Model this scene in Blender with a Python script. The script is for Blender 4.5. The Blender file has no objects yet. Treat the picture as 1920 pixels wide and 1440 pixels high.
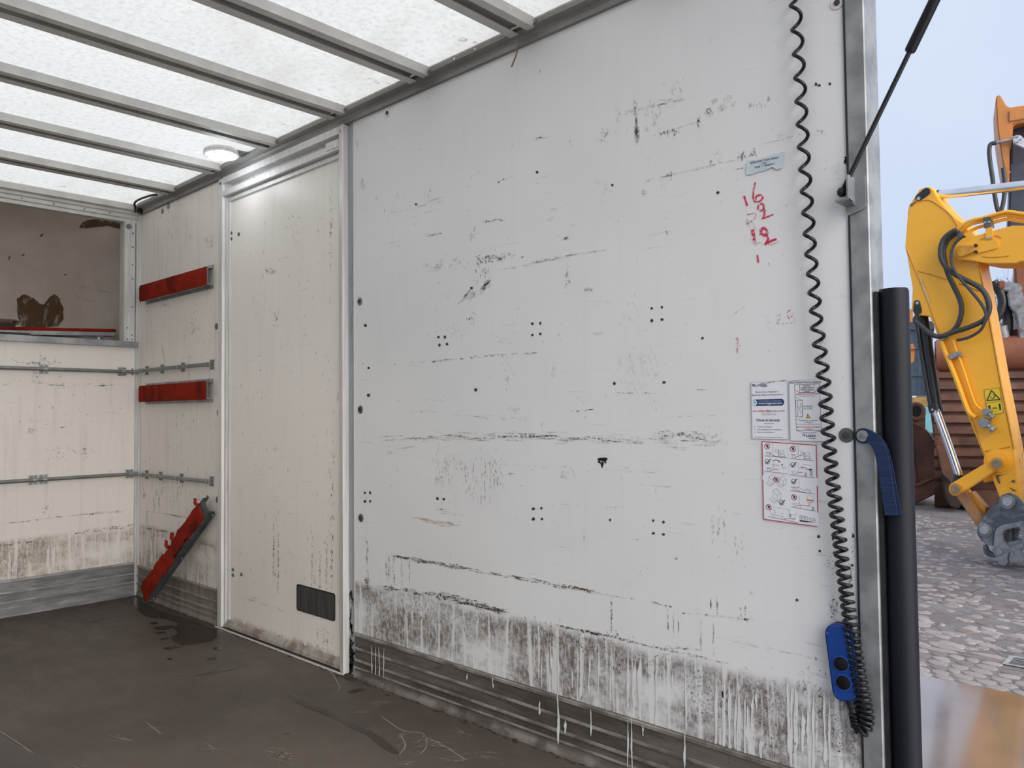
import bpy, bmesh, math, random
from mathutils import Vector, Matrix, noise as mnoise
random.seed(7)
SC = bpy.context.scene
COL = SC.collection
R_ = math.radians

# ------------------------------------------------------------------ camera
CAM = Vector((4.5952, -1.8040, 1.0039))
FPX = 1471.49
YAW, PIT, ROL = R_(46.8787), R_(2.0632), R_(-0.5780)
FW = Vector((-math.cos(YAW)*math.cos(PIT), math.sin(YAW)*math.cos(PIT), math.sin(PIT)))
_r = Vector((math.sin(YAW), math.cos(YAW), 0)); _u = _r.cross(FW)
RT = _r*math.cos(ROL) + _u*math.sin(ROL); UP = -_r*math.sin(ROL) + _u*math.cos(ROL)
cd = bpy.data.cameras.new('camera'); cam = bpy.data.objects.new('camera', cd); COL.objects.link(cam)
cd.sensor_width = 36; cd.lens = 36*FPX/1920; cd.clip_start = 0.02; cd.clip_end = 300
m3 = Matrix((RT, UP, -FW)).transposed()
cam.matrix_world = Matrix.Translation(CAM) @ m3.to_4x4()
SC.camera = cam

# ------------------------------------------------------------------ sky, sun, exposure
world = bpy.data.worlds.new('overcast_sky'); SC.world = world; world.use_nodes = True
wn = world.node_tree.nodes; wl = world.node_tree.links
bg = wn['Background']; bg.inputs['Strength'].default_value = .86
tc = wn.new('ShaderNodeTexCoord'); nz = wn.new('ShaderNodeTexNoise'); nz.inputs['Scale'].default_value = 2.2; nz.inputs['Detail'].default_value = 3
rp = wn.new('ShaderNodeValToRGB'); rp.color_ramp.elements[0].position = .35; rp.color_ramp.elements[1].position = .7
rp.color_ramp.elements[0].color = (.60, .71, .93, 1); rp.color_ramp.elements[1].color = (.70, .79, .96, 1)
wl.new(tc.outputs['Generated'], nz.inputs['Vector']); wl.new(nz.outputs['Fac'], rp.inputs['Fac']); wl.new(rp.outputs['Color'], bg.inputs['Color'])
sd = bpy.data.lights.new('overcast_sun', 'SUN'); sd.energy = 3.8; sd.angle = R_(70); sd.color = (1, .94, .85)
sun = bpy.data.objects.new('overcast_sun', sd); COL.objects.link(sun)
sun.rotation_euler = (-Vector((.89, -.17, .42))).to_track_quat('-Z', 'Y').to_euler()
sun.location = (6, -6, 8)
vs = SC.view_settings
vs.view_transform = 'Standard'; vs.look = 'None'; vs.exposure = 0.20; vs.gamma = 1; vs.use_curve_mapping = False

# ------------------------------------------------------------------ pixel -> place helpers (1920 x 1440 frame)
def ray(a, b): return FW + RT*((a-960)/FPX) - UP*((b-720)/FPX)
def W(a, b, y=0.0):
    d = ray(a, b); return CAM + d*((y-CAM.y)/d.y)
def B(a, b, x=0.0):
    d = ray(a, b); return CAM + d*((x-CAM.x)/d.x)
def F(a, b, z=0.0):
    d = ray(a, b); return CAM + d*((z-CAM.z)/d.z)
def onplane(a, b, p, n):
    d = ray(a, b); return CAM + d*((p-CAM).dot(n)/d.dot(n))

# ------------------------------------------------------------------ mesh builder
def catmull(P, k=6):
    P = [Vector(p) for p in P]; out = []
    for i in range(len(P)-1):
        p0 = P[max(i-1, 0)]; p1 = P[i]; p2 = P[i+1]; p3 = P[min(i+2, len(P)-1)]
        for j in range(k):
            t = j/k
            out.append(.5*((2*p1)+(p2-p0)*t+(2*p0-5*p1+4*p2-p3)*t*t+(3*p1-p0-3*p2+p3)*t**3))
    out.append(P[-1]); return out

class MB:
    def __init__(s): s.v = []; s.f = []
    def add(s, vs_, fs):
        o = len(s.v); s.v += [Vector(p) for p in vs_]; s.f += [tuple(i+o for i in f) for f in fs]; return s
    def box(s, x0, x1, y0, y1, z0, z1):
        return s.add([(x0,y0,z0),(x1,y0,z0),(x1,y1,z0),(x0,y1,z0),(x0,y0,z1),(x1,y0,z1),(x1,y1,z1),(x0,y1,z1)],
                     [(0,3,2,1),(4,5,6,7),(0,1,5,4),(1,2,6,5),(2,3,7,6),(3,0,4,7)])
    def prism(s, pts, vec):
        n = len(pts); vec = Vector(vec); pts = [Vector(p) for p in pts]
        return s.add(pts+[p+vec for p in pts], [tuple(range(n)), tuple(range(2*n-1, n-1, -1))]+[(i, (i+1) % n, n+(i+1) % n, n+i) for i in range(n)])
    def tube(s, pts, r, n=10, cap=True):
        pts = [Vector(p) for p in pts]; m = len(pts)
        rr = r if isinstance(r, (list, tuple)) else [r]*m
        t0 = (pts[1]-pts[0]).normalized()
        a = Vector((0, 0, 1)) if abs(t0.z) < .9 else Vector((1, 0, 0))
        nx = t0.cross(a).normalized(); vs_ = []; fs = []
        for i in range(m):
            t = (pts[min(i+1, m-1)]-pts[max(i-1, 0)]).normalized()
            nx = (nx - t*nx.dot(t)).normalized(); ny = t.cross(nx)
            for k in range(n):
                q = 2*math.pi*k/n; vs_.append(pts[i]+(nx*math.cos(q)+ny*math.sin(q))*rr[i])
        for i in range(m-1):
            for k in range(n):
                k2 = (k+1) % n; fs.append((i*n+k, i*n+k2, (i+1)*n+k2, (i+1)*n+k))
        if cap: fs += [tuple(range(n-1, -1, -1)), tuple(range((m-1)*n, m*n))]
        return s.add(vs_, fs)
    def cyl(s, c, axis, r, h, n=20, r2=None):
        c = Vector(c); axis = Vector(axis).normalized()
        return s.tube([c, c+axis*h], [r, r if r2 is None else r2], n)
    def poly(s, pts): return s.add(pts, [tuple(range(len(pts)))])
    def build(s, name, mat, parent=None, smooth=False, bevel=0, seg=2, angle=38, recalc=True):
        me = bpy.data.meshes.new(name)
        if recalc or bevel:
            bm = bmesh.new()
            vv = [bm.verts.new(p) for p in s.v]
            for f in s.f:
                try: bm.faces.new([vv[i] for i in f])
                except ValueError: pass
            if recalc: bmesh.ops.recalc_face_normals(bm, faces=bm.faces)
            if bevel:
                es = [e for e in bm.edges if len(e.link_faces) == 2 and e.calc_face_angle(0) > R_(30)]
                bmesh.ops.bevel(bm, geom=es, offset=bevel, segments=seg, affect='EDGES', clamp_overlap=True)
            bm.to_mesh(me); bm.free()
        else:
            me.from_pydata([tuple(p) for p in s.v], [], s.f)
        if smooth or bevel:
            me.polygons.foreach_set('use_smooth', [True]*len(me.polygons))
            me.set_sharp_from_angle(angle=R_(angle))
        me.materials.append(mat)
        o = bpy.data.objects.new(name, me); COL.objects.link(o)
        if parent is not None: adopt(o, parent)
        return o
def adopt(o, parent):
    # meshes are written in world coordinates; only Empty roots carry a location
    o.parent = parent
    o.matrix_parent_inverse = Matrix.Translation(-Vector(parent.location)) if parent.type == 'EMPTY' else Matrix.Identity(4)
def tag(o, label=None, cat=None, group=None, kind=None):
    if label: o['label'] = label
    if cat: o['category'] = cat
    if group: o['group'] = group
    if kind: o['kind'] = kind
    return o
def thing(name, loc, label, cat, group=None):
    o = bpy.data.objects.new(name, None); COL.objects.link(o); o.location = loc; o.empty_display_size = .05
    return tag(o, label, cat, group)
def struct(o, label, cat='structure'):
    o['kind'] = 'structure'; o['label'] = label; o['category'] = cat; return o
def sempty(name, loc, label, cat):
    o = bpy.data.objects.new(name, None); COL.objects.link(o); o.location = loc; o.empty_display_size = .05
    return struct(o, label, cat)

# ------------------------------------------------------------------ materials
class NT:
    def __init__(s, name):
        s.m = bpy.data.materials.new(name); s.m.use_nodes = True
        s.n = s.m.node_tree.nodes; s.l = s.m.node_tree.links
        s.p = s.n['Principled BSDF']; s.out = s.n['Material Output']
        s._tc = None
    def N(s, t, **kw):
        n = s.n.new(t)
        for k, v in kw.items():
            if k in n.inputs: 
                if hasattr(v, 'is_linked') : s.l.new(v, n.inputs[k])
                else: n.inputs[k].default_value = v
            else: setattr(n, k, v)
        return n
    def co(s, sc=(1, 1, 1), loc=(0, 0, 0), rot=(0, 0, 0)):
        if s._tc is None: s._tc = s.n.new('ShaderNodeTexCoord')
        mp = s.n.new('ShaderNodeMapping'); s.l.new(s._tc.outputs['Object'], mp.inputs['Vector'])
        mp.inputs['Scale'].default_value = sc; mp.inputs['Location'].default_value = loc; mp.inputs['Rotation'].default_value = rot
        return mp.outputs['Vector']
    def noise(s, scale, sc=(1, 1, 1), detail=4, rough=.6, loc=(0, 0, 0), rot=(0, 0, 0), dist=0):
        n = s.n.new('ShaderNodeTexNoise'); s.l.new(s.co(sc, loc, rot), n.inputs['Vector'])
        n.inputs['Scale'].default_value = scale; n.inputs['Detail'].default_value = detail; n.inputs['Roughness'].default_value = rough
        n.inputs['Distortion'].default_value = dist
        return n.outputs['Fac']
    def ramp(s, fac, a, b, lo=0., hi=1.):
        n = s.n.new('ShaderNodeMapRange'); n.interpolation_type = 'SMOOTHSTEP'
        s.l.new(fac, n.inputs['Value'])
        n.inputs['From Min'].default_value = a; n.inputs['From Max'].default_value = b
        n.inputs['To Min'].default_value = lo; n.inputs['To Max'].default_value = hi
        return n.outputs['Result']
    def math(s, op, a, b=0.):
        n = s.n.new('ShaderNodeMath'); n.operation = op
        for i, x in enumerate((a, b)):
            if hasattr(x, 'is_linked'): s.l.new(x, n.inputs[i])
            else: n.inputs[i].default_value = x
        return n.outputs[0]
    def xyz(s):
        n = s.n.new('ShaderNodeSeparateXYZ'); s.l.new(s.co(), n.inputs[0]); return n.outputs
    def mix(s, fac, a, b):
        n = s.n.new('ShaderNodeMix'); n.data_type = 'RGBA'
        for sock, x in ((n.inputs[0], fac), (n.inputs[6], a), (n.inputs[7], b)):
            if hasattr(x, 'is_linked'): s.l.new(x, sock)
            else: sock.default_value = x if isinstance(x, (int, float)) else (*x, 1)
        return n.outputs[2]
    def set(s, name, x):
        sk = s.p.inputs[name]
        if hasattr(x, 'is_linked'): s.l.new(x, sk)
        else: sk.default_value = x if isinstance(x, (int, float)) else (*x, 1)
        return s
    def bump(s, h, strength=.3, dist=.01):
        n = s.n.new('ShaderNodeBump'); n.inputs['Strength'].default_value = strength; n.inputs['Distance'].default_value = dist
        s.l.new(h, n.inputs['Height']); s.l.new(n.outputs[0], s.p.inputs['Normal']); return s

def pm(name, c1, c2=None, scale=8, rough=.6, metal=0., sc=(1, 1, 1), bump=0, a=.35, b=.65, spec=None, detail=5):
    t = NT(name); c2 = c2 or tuple(x*.8 for x in c1)
    n = t.noise(scale, sc, detail)
    t.set('Base Color', t.mix(t.ramp(n, a, b), c1, c2)); t.set('Roughness', rough); t.set('Metallic', metal)
    if spec is not None: t.set('Specular IOR Level', spec)
    if bump: t.bump(n, bump, .004)
    return t.m

def alpha_mat(name, col, lo, hi, scale, amax=1., sc=(1, 1, 1), rough=.7):
    """worn ink or dirt film lying on a surface: broken up by noise"""
    t = NT(name); n = t.noise(scale, sc, 6, .7)
    t.set('Base Color', col); t.set('Roughness', rough); t.set('Alpha', t.ramp(n, lo, hi, 0, amax)); t.set('Specular IOR Level', .2)
    return t.m

WHITE = (.80, .785, .755)
def wall_mat(name, base, grime, zb, cover=.5, tan=.25, horiz=False, tint=(.30, .25, .20), band=.03, ax=0):
    """white painted panel: faint hand marks everywhere, a worn and streaked grime band under height zb"""
    t = NT(name); X = t.xyz(); z = X[2]
    col = t.mix(t.math('MULTIPLY', t.ramp(t.noise(1.3, detail=3), .35, .7), .5), base, tuple(c*.90 for c in base))
    # vertical faint washes
    sv = (14, 14, 1.2)
    col = t.mix(t.math('MULTIPLY', t.ramp(t.noise(1.6, sv, 5), .50, .78), tan), col, tint)
    # specks and little scratches
    col = t.mix(t.math('MULTIPLY', t.ramp(t.noise(24, (1, 1, .5), 6, .75), .63, .70), .45), col, (.25, .21, .18))
    col = t.mix(t.math('MULTIPLY', t.math('MULTIPLY', t.ramp(t.noise(5, (1, 1, 14), 5, .7), .60, .68), t.ramp(t.noise(2.2, detail=2), .45, .6)), .30), col, (.28, .25, .22))
    # grime band
    edge = t.math('ADD', t.math('SUBTRACT', zb, z), t.math('MULTIPLY', t.math('SUBTRACT', t.noise(3.5, (1, 1, 1), 3), .5), .05))
    zm = t.ramp(edge, -.004, band)
    patch = t.ramp(t.noise(2.3, (1.2, 1.2, 2.2), 6, .7), .56-cover*.25, .60)
    grain = t.ramp(t.noise(70, (1, 1, .6), 6, .8), .36, .58)
    drip = t.ramp(t.noise(2.0, (22, 22, 1.3), 3, .6, loc=(3, 1, 0)), .52, .60)
    d = t.math('MULTIPLY', t.math('MULTIPLY', zm, patch), t.math('SUBTRACT', 1., t.math('MULTIPLY', drip, .85)))
    d2 = t.math('MULTIPLY', d, t.math('ADD', .30, t.math('MULTIPLY', grain, .65)))
    gcol = t.mix(t.ramp(t.noise(9, detail=4), .4, .65), grime, tuple(c*1.7 for c in grime))
    col = t.mix(d2, col, gcol)
    t.set('Base Color', col); t.set('Roughness', t.math('ADD', .38, t.math('MULTIPLY', d, .3))); t.set('Specular IOR Level', .35)
    return t.m

M = {}
M['wall'] = wall_mat('white_panel_paint', (.775, .78, .785), (.115, .092, .078), .372, cover=.9, tan=.05)
M['wallf'] = wall_mat('worn_panel_paint', (.84, .785, .72), (.26, .21, .17), .41, cover=.8, tan=.35, tint=(.40, .33, .27))
M['bulk'] = wall_mat('bulkhead_panel_paint', (.89, .83, .775), (.30, .245, .20), .39, cover=.95, tan=.22, tint=(.42, .34, .28))
M['door'] = wall_mat('door_panel_paint', (.88, .835, .77), (.30, .25, .20), .065, cover=-.2, tan=.08)
M['whitepaint'] = pm('white_paint_drip', (.785, .785, .78), (.71, .70, .69), 20, .45)
M['alu'] = pm('brushed_aluminium', (.58, .58, .58), (.46, .46, .47), 12, .42, .75, (1, 1, .2))
M['aluwhite'] = pm('anodised_frame', (.72, .71, .69), (.60, .59, .58), 10, .45, .15, (6, 6, .4))
M['beam'] = pm('galvanised_beam', (.66, .65, .62), (.57, .56, .54), 9, .6, .3)
M['rail'] = pm('side_rail_metal', (.30, .29, .275), (.21, .205, .195), 6, .6, .4, (.3, 1, 1))
M['galv'] = pm('galvanised_steel', (.38, .39, .40), (.24, .25, .26), 11, .5, .55, bump=.15)
M['galvdark'] = pm('dull_dark_steel', (.16, .17, .18), (.10, .105, .11), 12, .55, .5)
M['clip'] = pm('zinc_clip', (.42, .43, .44), (.30, .31, .32), 25, .45, .7)
M['tube'] = pm('grey_tube', (.20, .205, .205), (.27, .27, .265), 14, .45, .6)
M['black'] = pm('black_rubber', (.012, .013, .016), (.02, .021, .026), 20, .45)
M['blackgloss'] = pm('black_gloss_plastic', (.007, .008, .012), (.012, .013, .017), 20, .34, spec=.3)
M['dark'] = pm('dark_gap', (.02, .017, .014), (.035, .028, .022), 20, .8)
M['ply'] = pm('plywood_edge', (.16, .10, .055), (.07, .045, .028), 30, .8, sc=(1, 1, .1))
M['holes'] = pm('drill_hole', (.03, .028, .026), (.05, .045, .04), 30, .8)
M['boltgrey'] = pm('bolt_metal', (.30, .30, .29), (.20, .20, .20), 40, .5, .6)
M['boltdark'] = pm('dirty_bolt', (.11, .11, .105), (.17, .17, .16), 50, .6, .5)
def mk_felt():
    t = NT('red_felt'); n = t.noise(5, detail=5); n2 = t.noise(90, detail=3)
    c = t.mix(t.ramp(n, .45, .7), (.27, .020, .009), (.09, .009, .006))
    c = t.mix(t.math('MULTIPLY', t.ramp(n2, .4, .7), .3), c, (.31, .035, .018))
    t.set('Base Color', c); t.set('Roughness', .95); t.set('Specular IOR Level', .1); t.bump(n2, .5, .003); return t.m
M['felt'] = mk_felt()
def mk_floor():
    t = NT('dark_plywood_floor'); n = t.noise(1.4, detail=6, rough=.65); n2 = t.noise(5, (1, 2, 1), 6, .7)
    c = t.mix(t.ramp(n, .35, .7), (.100, .081, .066), (.070, .057, .048))
    c = t.mix(t.math('MULTIPLY', t.ramp(n2, .5, .75), .6), c, (.105, .090, .080))
    c = t.mix(t.math('MULTIPLY', t.ramp(t.noise(45, detail=4, rough=.8), .68, .72), .5), c, (.20, .17, .145))
    t.set('Base Color', c); t.set('Roughness', t.ramp(n2, .3, .7, .42, .6)); t.set('Specular IOR Level', .3)
    t.bump(t.noise(60, detail=3), .08, .002); return t.m
M['floor'] = mk_floor()
M['wet'] = pm('wet_plywood', (.020, .016, .013), (.028, .023, .019), 12, .16, spec=.5)
M['damp'] = pm('damp_plywood', (.045, .038, .034), (.038, .032, .029), 12, .3, spec=.4)
M['scratch'] = pm('scratched_plywood', (.25, .205, .165), (.19, .16, .135), 20, .7)
def mk_kick():
    t = NT('scuffed_kick_plate'); n = t.noise(3, (.6, 1, 3), 6, .7); n2 = t.noise(40, (.5, 1, 1), 5, .8)
    c = t.mix(t.ramp(n, .35, .65), (.085, .074, .064), (.20, .18, .16))
    c = t.mix(t.math('MULTIPLY', t.ramp(n2, .52, .66), .5), c, (.06, .055, .05))
    X = t.xyz(); c = t.mix(t.math('MULTIPLY', t.ramp(X[2], .040, .016), t.ramp(t.noise(9, detail=5), .4, .6)), c, (.27, .255, .24))
    t.set('Base Color', c); t.set('Metallic', .35); t.set('Roughness', .55); return t.m
M['kick'] = mk_kick()
M['kickb'] = pm('worn_kick_plate', (.30, .295, .30), (.17, .165, .17), 9, .5, .4, (1, .6, 3))
M['kickf'] = pm('dusty_kick_plate', (.30, .265, .23), (.19, .17, .15), 6, .6, .25, (4, 1, 1))
def mk_roof():
    t = NT('translucent_fibreglass'); n = t.noise(46, (1, 1, 1), 6, .75); n2 = t.noise(1.6, (1, 2, 1), 5, .6)
    c = t.mix(t.math('MULTIPLY', t.ramp(n, .42, .72), .45), (.85, .83, .765), (.48, .455, .39))
    c = t.mix(t.math('MULTIPLY', t.ramp(n2, .48, .75), .40), c, (.60, .55, .47))
    tr = t.N('ShaderNodeBsdfTranslucent'); t.l.new(c, tr.inputs['Color'])
    t.set('Base Color', c); t.set('Roughness', .5)
    mx = t.N('ShaderNodeMixShader'); mx.inputs[0].default_value = .80
    t.l.new(t.p.outputs[0], mx.inputs[1]); t.l.new(tr.outputs[0], mx.inputs[2]); t.l.new(mx.outputs[0], t.out.inputs['Surface'])
    return t.m
M['roof'] = mk_roof()
M['stain'] = alpha_mat('brown_glue_stain', (.12, .068, .036), .30, .52, 26, .97, (1, 1, .5))
M['roofstain'] = alpha_mat('leaf_stain', (.30, .19, .11), .40, .75, 45, .65)
M['luton'] = pm('grp_liner', (.62, .56, .50), (.52, .465, .41), 3, .6)
M['wood'] = pm('old_wood', (.16, .10, .06), (.28, .20, .13), 12, .8, sc=(1, .15, 1))
M['board'] = pm('pale_board', (.50, .45, .38), (.34, .29, .23), 8, .7)
M['m_black'] = alpha_mat('black_scuff', (.05, .042, .037), .42, .64, 150, .78)
M['m_brown'] = alpha_mat('brown_scuff', (.16, .125, .10), .42, .64, 120, .70)
M['m_grey'] = alpha_mat('grey_smudge', (.30, .285, .27), .38, .72, 70, .36)
M['m_light'] = alpha_mat('faint_smudge', (.38, .36, .34), .38, .78, 40, .26)
M['m_red'] = alpha_mat('red_marker', (.62, .035, .10), .40, .50, 160, .95)
M['m_redfaint'] = alpha_mat('faint_red_marker', (.55, .06, .13), .46, .58, 170, .75)
M['m_orange'] = alpha_mat('orange_smear', (.66, .50, .38), .3, .65, 30, .40)
M['m_gunk'] = alpha_mat('black_gunk', (.014, .011, .009), .34, .48, 60, 1.)
M['paper'] = pm('sticker_vinyl', (.80, .81, .86), (.75, .76, .81), 14, .35)
M['labelblue'] = pm('faded_label_vinyl', (.50, .60, .66), (.62, .68, .72), 18, .4)
def flat(name, c, rough=.5): return pm(name, c, tuple(x*.9 for x in c), 30, rough)
M['navy'] = flat('navy_print', (.020, .045, .16)); M['ink'] = flat('black_print', (.02, .022, .035)); M['redink'] = flat('red_print', (.50, .022, .035))
M['greenink'] = flat('green_print', (.03, .26, .10)); M['dkgreen'] = flat('dark_green_print', (.015, .07, .045)); M['greyink'] = flat('grey_print', (.16, .165, .18)); M['ltgrey'] = flat('pale_grey_print', (.42, .43, .46))
M['yellowink'] = flat('yellow_print', (.75, .55, .02)); M['paleblue'] = flat('pale_blue_print', (.30, .52, .75)); M['whiteink'] = flat('white_print', (.85, .86, .88)); M['orangeink'] = flat('orange_print', (.7, .25, .04))
M['blue'] = pm('blue_plastic', (.008, .048, .25), (.012, .06, .30), 6, .32)
M['strap'] = pm('blue_webbing', (.004, .014, .055), (.008, .027, .095), 160, .8, sc=(.05, .05, 1))
M['chrome'] = pm('chrome_rod', (.80, .80, .82), (.70, .70, .72), 4, .12, 1.)
M['steel'] = pm('bare_steel', (.45, .46, .47), (.34, .35, .36), 20, .35, .8)

# ================================================================== STRUCTURE OF THE TRUCK BODY
H = 2.15; XE = 3.997; YL = -2.10; GZ = -.85
# floor
floor = struct(MB().box(-.02, XE, YL, .0, -.06, 0).build('floor', M['floor']), 'dark scratched plywood truck floor with wet patches', 'floor')
def floor_poly(px, name, mat, z, sub=2, jit=.004):
    P = [F(a, b, 0) for a, b in px]; P.append(P[0]); pts = []
    for i in range(len(P)-1):
        for k in range(sub*2):
            q = P[i].lerp(P[i+1], k/(sub*2))
            pts.append((q.x+random.uniform(-jit, jit), q.y+random.uniform(-jit, jit)))
    pts = [(x, min(y, -.004)) for x, y in pts]
    return MB().prism([(x, y, z) for x, y in pts], (0, 0, -.0004)).build(name, mat, floor, recalc=True)
floor_poly([(232,1128),(250,1131),(262,1150),(285,1158),(318,1162),(337,1170),(326,1178),(334,1188),(318,1195),(326,1204),(342,1211),(372,1207),(396,1202),(412,1192),(416,1181),(402,1168),(380,1161),(345,1159),(300,1146),(276,1132),(262,1122),(248,1121)], 'wet_stain', M['wet'], .0012)
for k, px in enumerate([[(283,1168),(296,1167),(295,1170),(284,1171)], [(286,1177),(300,1174),(322,1173),(330,1176),(312,1181),(296,1181)], [(292,1187),(308,1184),(312,1187),(296,1189)],
    [(300,1198),(316,1195),(318,1198),(303,1200)], [(303,1216),(330,1211),(338,1214),(318,1218)], [(400,1215),(414,1213),(416,1217),(402,1219)], [(388,1235),(402,1233),(405,1236),(390,1239)], [(313,1236),(322,1234),(322,1237),(314,1238)],
    [(162,1163),(190,1157),(208,1155),(210,1157),(184,1165),(164,1167)]]):
    floor_poly(px, 'wet_stain', M['wet'], .0012, 1, .002)
floor_poly([(366,1267),(395,1260),(412,1254),(446,1249),(440,1255),(408,1262),(385,1266)], 'damp_stain', M['damp'], .001, 1, .003)
floor_poly([(542,1304),(556,1303),(572,1313),(600,1325),(640,1345),(690,1368),(730,1395),(748,1415),(735,1412),(690,1380),(640,1355),(600,1335),(565,1322),(548,1315)], 'damp_stain', M['damp'], .001, 1, .006)
floor_poly([(-30,1375),(0,1380),(35,1398),(60,1408),(80,1420),(82,1440),(70,1460),(-30,1470)], 'damp_stain', M['damp'], .001, 1, .008)
floor_poly([(650,1297),(676,1291),(684,1294),(660,1301)], 'damp_stain', M['damp'], .001, 1, .003)
mb = MB()
def fsl(u, v, ang, L, w, n=1, spread=0):
    for _ in range(n):
        c = F(u+random.uniform(-spread, spread), v+random.uniform(-spread*.5, spread*.5), 0)
        if c.y > -.01 or c.x < .02 or c.x > XE-.02: continue
        a = ang+random.uniform(-.5, .5); l = L*random.uniform(.4, 1.2); ww = w*random.uniform(.4, 1.1)
        d = Vector((math.cos(a), math.sin(a), 0)); e = Vector((-d.y, d.x, 0)); z = Vector((0, 0, .0008))
        mb.add([c-d*l+z, c-d*l*.2+e*ww+z, c+d*l+z, c+d*l*.1-e*ww+z], [(0, 1, 2, 3)])
for _ in range(260): fsl(random.uniform(0, 1100), random.uniform(1230, 1440), random.uniform(0, 3.14), .008, .0012)
for u, v, a, L, n, sp in [(540,1378,.6,.05,2,6),(530,1420,.2,.04,14,18),(520,1410,1,.02,16,16),(755,1378,1.6,.04,3,3),(752,1395,2,.03,2,3),(790,1390,1.3,.05,3,5),(796,1400,1.1,.05,3,5),(820,1395,.5,.08,3,10),(870,1372,.3,.06,3,10),
    (715,1318,.7,.03,8,12),(625,1285,.6,.04,2,6),(345,1260,.4,.02,10,12),(230,1385,.5,.05,6,12),(395,1405,.3,.07,4,10),(290,1365,.6,.05,2,3),(760,1430,1.2,.05,4,8),(850,1425,.9,.07,6,20),(910,1415,.4,.05,5,16),(680,1335,1.2,.03,3,5),(150,1440,.5,.05,6,14),(120,1170,.1,.02,2,4)]:
    fsl(u, v, a, L, .0022, n, sp)
for px in [[(715,1343),(756,1370),(792,1375),(800,1398),(788,1414)], [(750,1376),(760,1398),(748,1415)], [(792,1380),(830,1397),(872,1424)], [(0,1371),(30,1390),(62,1412)], [(620,1260),(636,1285),(634,1296)], [(275,1355),(302,1376)]]:
    P = catmull([F(a, b, .0008) for a, b in px], 5)
    for i in range(len(P)-1):
        d = (P[i+1]-P[i]).normalized(); e = Vector((-d.y, d.x, 0))*.0022
        mb.add([P[i]-e, P[i]+e, P[i+1]+e, P[i+1]-e], [(0, 1, 2, 3)])
tag(mb.build('scratch_marks', M['scratch'], floor, recalc=False), kind='stuff')
# thin pale edge strip along the right-hand wall and debris in the joint
MB().box(.985, 2.03, -.031, -.024, 0, .006).build('edge_strip', M['aluwhite'], floor, bevel=.001)
mb = MB()
for k in range(420):
    x = random.choice([random.uniform(.03, .98), random.uniform(1.0, 2.08), random.uniform(2.0, 2.1), random.uniform(2.08, 3.9)]); y = -.016-abs(random.gauss(0, .012)); r = random.uniform(.002, .007)
    mb.add([(x-r*2, y, .0009), (x, y-r*.7, .0009), (x+r*2.2, y+r*.2, .0009), (x+r*.4, y+r*.8, .0009), (x, y, .003)], [(0, 1, 4), (1, 2, 4), (2, 3, 4), (3, 0, 4)])
tag(mb.build('floor_debris', M['dark'], floor, recalc=False), kind='stuff')

# right-hand wall
wr = struct(MB().box(-.02, 3.955, .042, .062, -.06, 2.25).build('wall_right', M['ply']), 'white panelled right-hand wall of the truck box', 'wall')
wf = MB().box(.0, .962, .0, .042, .0, 2.16).build('wall_panel', M['wallf'], wr)
wp = MB().box(2.068, 3.955, .0, .042, .0, 2.16).build('wall_panel', M['wall'], wr)
MB().box(2.027, 2.064, .004, .042, .0, 2.16).build('recess_strip', pm('grey_recess', (.40, .43, .48), (.32, .34, .37), 4, .5, .1, (1, 1, .3)), wr)
MB().box(2.064, 2.0685, -.0012, .03, .17, 2.15).build('edge_profile', M['aluwhite'], wr)
MB().box(.9625, .975, .012, .042, 0, 2.16).build('plywood_edge', M['ply'], wr)

# left-hand wall (beside the camera, out of frame)
struct(MB().box(-.02, 3.955, YL-.06, YL, -.06, 2.25).build('wall_left', M['wall']), 'plain white left-hand wall of the truck box', 'wall')

# kick plates (ribbed extrusions)
def kick_profile(h, t=.008):
    return [(0, 0), (0, h), (t, h), (t, h*.20), (t*1.3, h*.12), (t*1.9, h*.05), (t*2.1, 0)]
M['ribworn'] = pm('worn_rib_edge', (.42, .40, .37), (.16, .145, .13), 14, .5, .4, (.6, .6, 1))
def ribs(h, g0, along, parent, mat, t=.008):
    """three proud ribs; g0(t, z) gives the start point of a rib corner, along the run vector"""
    for z, hh in ((h-.006, .006), (h*.66, .0045), (h*.40, .0045), (h*.235, .003)):
        rb_ = [(t-.001, z+hh), (t+.005, z+hh*.7), (t+.005, z-hh*.7), (t-.001, z-hh)]
        MB().prism([g0(a_, b_) for a_, b_ in rb_], along).build('rib', mat, parent)
def kick_x(name, x0, x1, h, mat, label, rmat):
    o = struct(MB().prism([(x0, -t, z) for t, z in kick_profile(h)], (x1-x0, 0, 0)).build(name, mat), label, 'baseboard')
    ribs(h, lambda t, z: (x0+.001, -t, z), (x1-x0-.002, 0, 0), o, rmat); return o
bb = kick_x('baseboard_right', 2.078, 3.953, .168, M['kick'], 'dirty ribbed metal kick plate under the large white wall panel', M['ribworn'])
kick_x('baseboard_right.001', .02, .962, .168, M['kickf'], 'dusty ribbed metal kick plate behind the fallen bracket', pm('dusty_rib', (.36, .32, .28), (.24, .21, .185), 9, .6, .2))
bf = struct(MB().prism([(t, YL+.001, z) for t, z in kick_profile(.185)], (0, -YL-.022, 0)).build('baseboard_front', M['kickb']), 'grey ribbed metal kick plate along the bulkhead', 'baseboard')
ribs(.185, lambda t, z: (t, YL+.001, z), (0, -YL-.024, 0), bf, pm('grey_rib', (.46, .46, .47), (.27, .27, .28), 8, .5, .4))

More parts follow.
